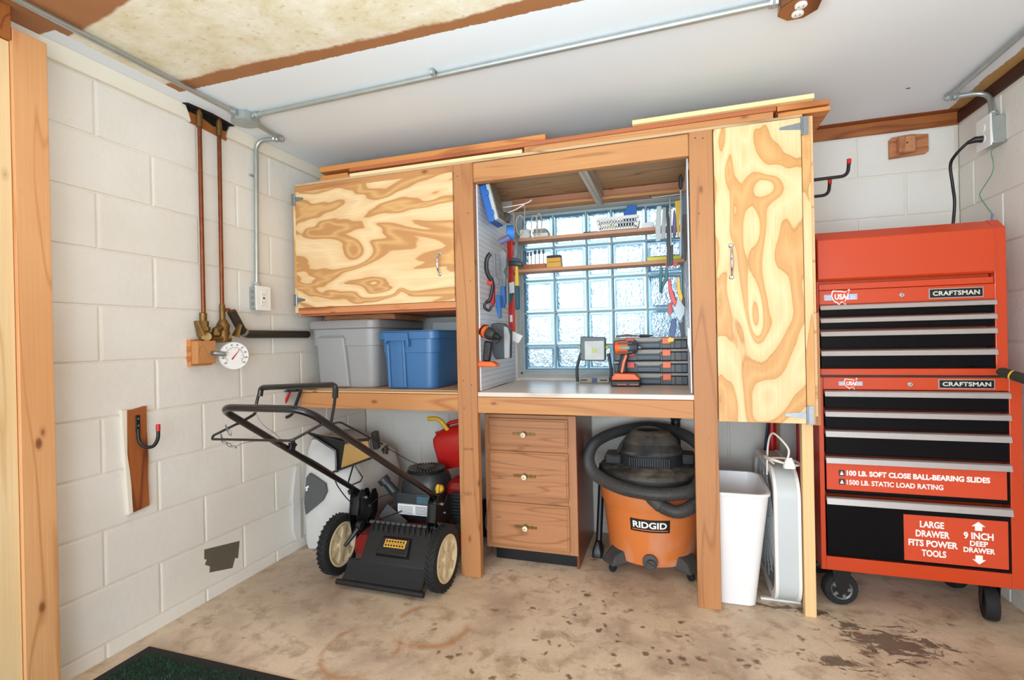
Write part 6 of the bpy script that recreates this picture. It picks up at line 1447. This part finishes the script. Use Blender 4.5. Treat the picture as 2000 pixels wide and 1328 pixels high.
for L_ in ([(1.492, 1.44, 1.037), (1.469, 1.44, 0.884)], [(1.638, 1.44, 1.035), (1.651, 1.44, 0.885)]):
    mb = MB(); p, q2 = Vector(L_[0]), Vector((L_[1][0], yL, ZW + .006)); mb.tube(bez([p, p.lerp(q2, .5) + Vector(((q2.x - p.x) * .5, 0, 0)), q2], 5), .0085, 10, sq=1.6); part('stand_leg', mb, pm('slate_blue_frame', '39464f', .5), wl_, smooth=50)
a = (1.475, 1.44, 0.898)[0]; b = (1.646, 1.44, 0.898)[0]
mb = MB(); mb.box(a + .004, b - .004, yL - .012, yL + .05, ZW + .0005, ZW + .030); part('base', mb, pm('tan_grey_base', '9a958c', .5), wl_, b=.003)
mb = MB(); mb.box(c[0] - .016, c[0] + .012, yL - .0135, yL - .012, ZW + .004, ZW + .027); part('switch', mb, M['navy'], wl_, b=.001)
mb = MB(); mb.box(a + .012, a + .05, yL - .0132, yL - .0122, ZW + .012, ZW + .019); mb.box(b - .052, b - .016, yL - .0132, yL - .0122, ZW + .012, ZW + .019); part('slots', mb, M['ink2'], wl_, kind='stuff')
for p in ((1.488, 1.45, 1.07), (1.632, 1.45, 1.068)):
    mb = MB(); mb.lathe([(.010, p[0] - .008), (.010, p[0] + .008)], 10, (0, p[1], p[2]), 'x'); part('pivot_knob', mb, pm('lime_yellow', 'c3cc4a', .5), wl_)

# organizer cases, four high
yk = 1.345
xa = (1.678, 1.345, 0.906)[0]; xb = (2.036, 1.345, 0.908)[0]
M['casegrey'] = pm('case_grey_lid', '8e8984', .45); M['caseblue'] = pm('case_slate_body', '2c3a46', .4, var=.15, scale=8); M['casecorner'] = pm('case_corner_grey', '5c5f60', .5)
H = (1.128 - ZW) * 1.0 / 4.25
H = .0605
for k in range(4):
    z = ZW + k * H
    t = thing('stacking_case', ((xa + xb) / 2, yk, z), ('bottom slate organizer case of the stack on the worktop', 'second organizer case from the bottom of the worktop stack', 'third organizer case from the bottom of the worktop stack', 'topmost organizer case of the worktop stack under the pliers')[k], 'tool case', 'stacked organizer cases on the worktop')
    mb = MB(); mb.box(xa, xb, yk + .012, yk + .26, z + .0005, z + .044); part('body', mb, M['caseblue'], t, b=.004)
    mb = MB(); mb.ext([(xa - .003, z + .0455), (xb + .003, z + .0455), (xb + .003, z + .0595), (xa - .003, z + .0595)], yk + .008, yk + .265); 
    part('lid', mb, M['casegrey'], t, b=.003)
    L = xb - xa
    mb = MB(); xm0, xm1 = xa + L * .32, xa + L * .64
    mb.ext([(xm0 - .015, z + .058), (xm0 - .008, z + .044), (xm0 + .01, z + .036), (xm1 - .01, z + .036), (xm1 + .008, z + .044), (xm1 + .015, z + .058)], yk - .006, yk + .008); part('grip_bar', mb, M['casegrey'], t, b=.003)
    mb = MB(); mb.box(xm0, xm1, yk + .002, yk + .012, z + .006, z + .030); part('front_recess', mb, M['caseblue'], t, b=.002)
    for f0, f1 in ((.17, .29), (.665, .78)):
        mb = MB(); mb.box(xa + L * f0, xa + L * f1, yk - .004, yk + .010, z + .024, z + .057); part('latch', mb, M['orange'] if f0 > .3 else M['stickerred'], t, b=.003)
    for f0, f1 in ((.03, .10), (.64, .665), (.78, .83), (.84, .92)):
        mb = MB(); mb.box(xa + L * f0, xa + L * f1, yk + .003, yk + .012, z + .003, z + .042); part('rib', mb, M['casecorner'], t, b=.002)
topz = ZW + 4 * H
# pliers lying on the cases
t = thing('pliers', (1.80, 1.40, topz), 'rusty grey pliers lying on top of the organizer cases', 'pliers')
pa = Vector((xa + .01, 1.37, topz + .006))
mb = MB(); mb.tube([pa, pa + Vector((.05, .0, .004)), pa + Vector((.12, .01, 0))], [.005, .007, .004], 8); part('handle', mb, pm('rusty_steel', '7e756a', .6, .3, var=.3), t)
mb = MB(); mb.tube([pa + Vector((.12, .01, 0)), pa + Vector((.15, .0, 0)), pa + Vector((.185, -.005, 0))], [.009, .008, .003], 8); part('jaw', mb, M['gun'], t)
# impact driver standing in front
yd_ = 1.275
idr = thing('impact_driver', (1.73, yd_, ZW), 'orange and black impact driver standing upright in front of the stacked cases', 'impact driver')
hc = (1.744, 1.275, 1.068)
mb = MB(); mb.lathe([(.018, hc[0] - .056), (.030, hc[0] - .050), (.034, hc[0] - .030), (.034, hc[0] + .012)], 26, (0, yd_, hc[2]), 'x'); part('motor_housing', mb, M['orange'], idr, smooth=40)
mb = MB(); mb.lathe([(.0345, hc[0] + .0125), (.033, hc[0] + .03), (.024, hc[0] + .056), (.012, hc[0] + .062)], 26, (0, yd_, hc[2]), 'x'); part('gear_case', mb, pm('charcoal_case', '3b4148', .45), idr, smooth=40)
mb = MB(); mb.lathe([(.008, hc[0] + .062), (.009, hc[0] + .072), (.006, hc[0] + .076)], 12, (0, yd_, hc[2]), 'x'); part('collet', mb, M['toolsteel'], idr)
mb = MB(); mb.lathe([(.0195, hc[0] - .058), (.027, hc[0] - .054), (.0305, hc[0] - .044), (.0315, hc[0] - .040)], 22, (0, yd_, hc[2]), 'x'); part('rear_cap', mb, M['gun'], idr)
P_ = [(1.704, 1.275, 1.058), (1.734, 1.275, 1.065), (1.796, 1.275, 1.064), (1.779, 1.275, 1.049), (1.739, 1.275, 1.04), (1.704, 1.275, 1.04)]
mb = MB(); mb.box(hc[0] - .022, hc[0] + .022, yd_ - .036, yd_ - .032, hc[2] - .008, hc[2] + .008); part('name_panel', mb, pm('steel_panel', '6f8f8b', .4), idr, b=.002)
mb = MB(); mb.cbox((hc[0] + .0, yd_ - .030, hc[2] + .022), (.07, .008, .006)); mb.cbox((hc[0] + .0, yd_ - .030, hc[2] - .022), (.07, .008, .006)); part('side_ribs', mb, M['black'], idr, kind='stuff')
P_ = [(1.724, 1.275, 1.037), (1.761, 1.275, 1.037), (1.75, 1.275, 1.007), (1.747, 1.275, 0.943), (1.702, 1.275, 0.943), (1.708, 1.275, 0.984)]
mb = ext2(xz(P_), yd_ - .017, yd_ + .017); part('handle', mb, pm('dark_grip', '2b2e31', .6), idr, b=.008)
P_ = [(1.744, 1.275, 1.035), (1.753, 1.275, 1.029), (1.74, 1.275, 0.994), (1.729, 1.275, 0.945), (1.719, 1.275, 0.945), (1.73, 1.275, 0.999)]
mb = ext2(xz(P_), yd_ - .0185, yd_ - .0155); part('grip_stripe', mb, M['orange'], idr)
P_ = [(1.676, 1.275, 0.925), (1.694, 1.275, 0.943), (1.786, 1.275, 0.94), (1.81, 1.275, 0.918), (1.81, 1.275, 0.908), (1.676, 1.275, 0.907)]
mb = ext2(xz(P_), yd_ - .033, yd_ + .033); part('foot', mb, M['orange'], idr, b=.006)
a = [(1.673, 1.275, 0.907), (1.813, 1.275, 0.908)]; mb = MB(); mb.box(a[0][0], a[1][0], yd_ - .036, yd_ + .036, ZW + .0003, a[0][2] - .001); bt = part('battery', mb, M['black'], idr, b=.005)
mb = MB(); mb.box(a[0][0] + .03, a[0][0] + .075, yd_ - .0375, yd_ - .036, ZW + .010, ZW + .014); mb.box(a[0][0] + .09, a[1][0] - .01, yd_ - .0375, yd_ - .036, ZW + .010, ZW + .014); part('battery_stripe', mb, M['orange'], bt, kind='stuff')

# ------------------------------------------------------------------ tools on the right pegboard
yr = 1.18
hk = thing('wire_hook', (1.97, yr, 1.78), 'upper long steel hook rod reaching left from the right pegboard', 'hook', grpR)
mb = MB(); mb.tube([(1.882, 1.18, 1.779), (1.894, 1.18, 1.773), (2.055, 1.18, 1.777)], .0024, 8); part('rod', mb, M['steel'], hk); mb = MB(); p = (1.882, 1.18, 1.779); mb.lathe([(.004, p[0] - .006), (.004, p[0] + .003)], 8, (0, yr, p[2]), 'x'); part('tip', mb, M['black'], hk)
hk = thing('wire_hook', (1.97, yr + .02, 1.44), 'lower steel hook rod carrying the pliers on the right pegboard', 'hook', grpR)
mb = MB(); mb.tube([(1.896, 1.2, 1.443), (2.033, 1.2, 1.434)], .0022, 8); part('rod', mb, M['steel'], hk)
mk('packaged_blades', 'clear packet of silver blades hanging leftmost on the upper right hook', 'blade pack', grpR, 1.30, [
    ('packet', [(1.906, 1.3, 1.76), (1.928, 1.3, 1.76), (1.92, 1.3, 1.59), (1.898, 1.3, 1.587), (1.897, 1.3, 1.668)], 'clear'),
    ('blade', [(1.914, 1.296, 1.753), (1.921, 1.296, 1.753), (1.914, 1.296, 1.64), (1.907, 1.296, 1.641)], 'toolsteel')], th=.003)
mk('scraper', 'bright steel scraper blade beside the blade packet on the right hook', 'scraper', grpR, 1.27, [
    ('blade', [(1.935, 1.27, 1.745), (1.952, 1.27, 1.741), (1.944, 1.27, 1.595), (1.923, 1.27, 1.589), (1.927, 1.27, 1.659)], 'toolsteel')], th=.004)
mk('bar_clamp', 'black bar clamp with red pads hanging on the right pegboard', 'clamp', grpR, 1.23, [
    ('bar', [(1.95, 1.23, 1.736), (1.961, 1.23, 1.735), (1.968, 1.23, 1.574), (1.961, 1.23, 1.453), (1.947, 1.23, 1.453), (1.949, 1.23, 1.575)], 'black'),
    ('clamp_body', [(1.963, 1.23, 1.555), (1.979, 1.23, 1.553), (1.977, 1.23, 1.464), (1.965, 1.23, 1.452), (1.956, 1.23, 1.465)], 'black'),
    ('pad', [(1.942, 1.23, 1.468), (1.956, 1.23, 1.47), (1.956, 1.23, 1.448), (1.942, 1.23, 1.449)], 'red'),
    ('pad', [(1.975, 1.23, 1.469), (1.998, 1.23, 1.467), (1.993, 1.23, 1.45), (1.975, 1.23, 1.452)], 'red')])
t = thing('t_handle', (1.97, 1.2, 1.5), 'plain grey metal rod hanging straight down in the middle of the right hook', 'rod', grpR)
a = [(1.967, 1.21, 1.775), (1.969, 1.21, 1.546)]; mb = MB(); mb.tube(a, .0045, 10); part('rod', mb, M['steel'], t)
mk('yellow_rule', 'wide yellow rule hanging on the right pegboard', 'ruler', grpR, 1.28, [('blade', [(1.99, 1.28, 1.771), (2.014, 1.28, 1.774), (2.008, 1.28, 1.599), (1.999, 1.28, 1.595)], 'yellow')], th=.003)
t = thing('tape_disc', (1.98, 1.30, 1.6), 'purple grey disc seen edge on between the grey rod and yellow rule', 'disc', grpR)
mb = ext2(xz([(1.983, 1.33, 1.729), (1.99, 1.33, 1.741), (1.996, 1.33, 1.69), (1.995, 1.33, 1.627), (1.987, 1.33, 1.605), (1.978, 1.33, 1.611), (1.977, 1.33, 1.667)]), 1.30, 1.36); part('disc', mb, pm('lavender_grey', '8480b0', .5), t, b=.004)
t = thing('file', (2.0, 1.15, 1.5), 'long file with a black dotted handle pointing up at the top of the right pegboard', 'file', grpR)
P_ = [(2.008, 1.12, 1.839), (2.015, 1.12, 1.85), (2.021, 1.12, 1.845), (2.025, 1.12, 1.814), (2.02, 1.12, 1.785), (2.011, 1.12, 1.779), (2.005, 1.12, 1.8)]; mb = ext2(xz(P_), 1.11, 1.13); part('handle', mb, M['black'], t, b=.004)
P_ = [(2.011, 1.12, 1.779), (2.018, 1.12, 1.778), (2.012, 1.12, 1.481), (2.006, 1.12, 1.481)]; mb = ext2(xz(P_), 1.117, 1.123); part('blade', mb, M['toolsteel'], t)
mk('long_pliers', 'long brown black handled pliers hanging beside the right post', 'pliers', grpR, 1.10, [
    ('jaw', [(2.024, 1.1, 1.77), (2.035, 1.1, 1.771), (2.039, 1.1, 1.75), (2.035, 1.1, 1.659), (2.022, 1.1, 1.66)], 'gun'),
    ('handle', [(2.022, 1.1, 1.66), (2.037, 1.1, 1.659), (2.036, 1.1, 1.522), (2.033, 1.1, 1.458), (2.024, 1.1, 1.454), (2.021, 1.1, 1.523)], pm('brown_black_grip', '3a2c28', .5))])
mk('needle_nose_pliers', 'teal handled needle nose pliers pointing down from the lower right hook', 'pliers', grpR, 1.19, [
    ('handle', [(1.919, 1.19, 1.44), (1.931, 1.19, 1.444), (1.927, 1.19, 1.389), (1.919, 1.19, 1.325), (1.912, 1.19, 1.325), (1.911, 1.19, 1.39)], 'teal'),
    ('handle', [(1.94, 1.19, 1.444), (1.954, 1.19, 1.433), (1.953, 1.19, 1.388), (1.931, 1.19, 1.353), (1.926, 1.19, 1.322), (1.919, 1.19, 1.322), (1.925, 1.19, 1.373), (1.939, 1.19, 1.401)], 'teal'),
    ('jaw', [(1.912, 1.19, 1.323), (1.924, 1.19, 1.322), (1.916, 1.19, 1.281), (1.908, 1.19, 1.243), (1.906, 1.19, 1.243), (1.911, 1.19, 1.282)], 'toolsteel')])
mk('aviation_snips', 'open tin snips with one red and one yellow handle on the lower right hook', 'snips', grpR, 1.15, [
    ('handle', [(1.951, 1.15, 1.384), (1.962, 1.15, 1.383), (1.974, 1.15, 1.323), (1.989, 1.15, 1.276), (1.979, 1.15, 1.253), (1.964, 1.15, 1.282), (1.952, 1.15, 1.329)], 'red'),
    ('handle_grip', [(1.954, 1.149, 1.353), (1.966, 1.149, 1.352), (1.987, 1.149, 1.288), (1.984, 1.149, 1.262), (1.969, 1.149, 1.277)], 'black'),
    ('handle', [(1.991, 1.15, 1.391), (2.004, 1.15, 1.385), (2.006, 1.15, 1.334), (2.016, 1.15, 1.298), (2.009, 1.15, 1.275), (1.998, 1.15, 1.287), (1.99, 1.15, 1.334)], 'yellow'),
    ('handle_grip', [(2.003, 1.149, 1.341), (2.014, 1.149, 1.31), (2.024, 1.149, 1.284), (2.024, 1.149, 1.251), (2.013, 1.149, 1.265), (2.003, 1.149, 1.299)], 'black'),
    ('jaw', [(1.968, 1.15, 1.263), (1.989, 1.15, 1.285), (2.007, 1.15, 1.289), (2.024, 1.15, 1.26), (2.021, 1.15, 1.223), (2.005, 1.15, 1.191), (1.996, 1.15, 1.191), (1.979, 1.15, 1.22)], 'toolsteel'),
    ('pivot', [(1.996, 1.145, 1.193), (2.007, 1.145, 1.202), (2.014, 1.145, 1.188), (2.002, 1.145, 1.177), (1.994, 1.145, 1.184)], 'gun'),
    ('blade', [(1.994, 1.15, 1.182), (2.014, 1.15, 1.186), (2.017, 1.15, 1.134), (2.012, 1.15, 1.092), (2.006, 1.15, 1.111), (2, 1.15, 1.146)], 'black')])
mk('red_card', 'flat red card hanging behind the tin snips', 'card', grpR, 1.24, [('card', [(1.948, 1.24, 1.278), (1.969, 1.24, 1.282), (1.968, 1.24, 1.226), (1.947, 1.24, 1.225)], 'red')], th=.002)
mk('chisel', 'chisel with blue handle and yellow butt standing in front of the organizer cases', 'chisel', grpR, 1.20, [
    ('handle', [(1.965, 1.2, 1.201), (1.983, 1.2, 1.203), (1.985, 1.2, 1.159), (1.975, 1.2, 1.112), (1.952, 1.2, 1.117), (1.955, 1.2, 1.16)], 'navy'),
    ('handle_butt', [(1.945, 1.2, 1.11), (1.952, 1.2, 1.117), (1.975, 1.2, 1.112), (1.972, 1.2, 1.095), (1.949, 1.2, 1.09), (1.942, 1.2, 1.098)], 'yellow')])
mk('trowel', 'dark grey trowel hanging low beside the right post', 'trowel', grpR, 1.05, [
    ('blade', [(2.021, 1.05, 1.443), (2.042, 1.05, 1.441), (2.045, 1.05, 1.39), (2.034, 1.05, 1.335), (2.027, 1.05, 1.33), (2.02, 1.05, 1.38)], 'gun'),
    ('handle', [(2.025, 1.05, 1.331), (2.031, 1.05, 1.33), (2.028, 1.05, 1.245), (2.023, 1.05, 1.246)], 'toolsteel')])
mk('instruction_card', 'white printed card hung low on the right pegboard edge', 'card', grpR, 1.0, [('card', [(2.029, 1, 1.155), (2.041, 1, 1.15), (2.043, 1, 1.054), (2.035, 1, 1.046), (2.027, 1, 1.089)], 'label')], th=.002)
# light switch / conduit strip on the right reveal
mb = MB(); p = (3.216, 2, 2.443); mb.box(2.93, 2.945, 1.27, 1.275, CZ - .002, CZ - .0002); solo('ceiling_nail', mb, M['ink2'], 'tiny dark nail stub in the white ceiling', 'nail')
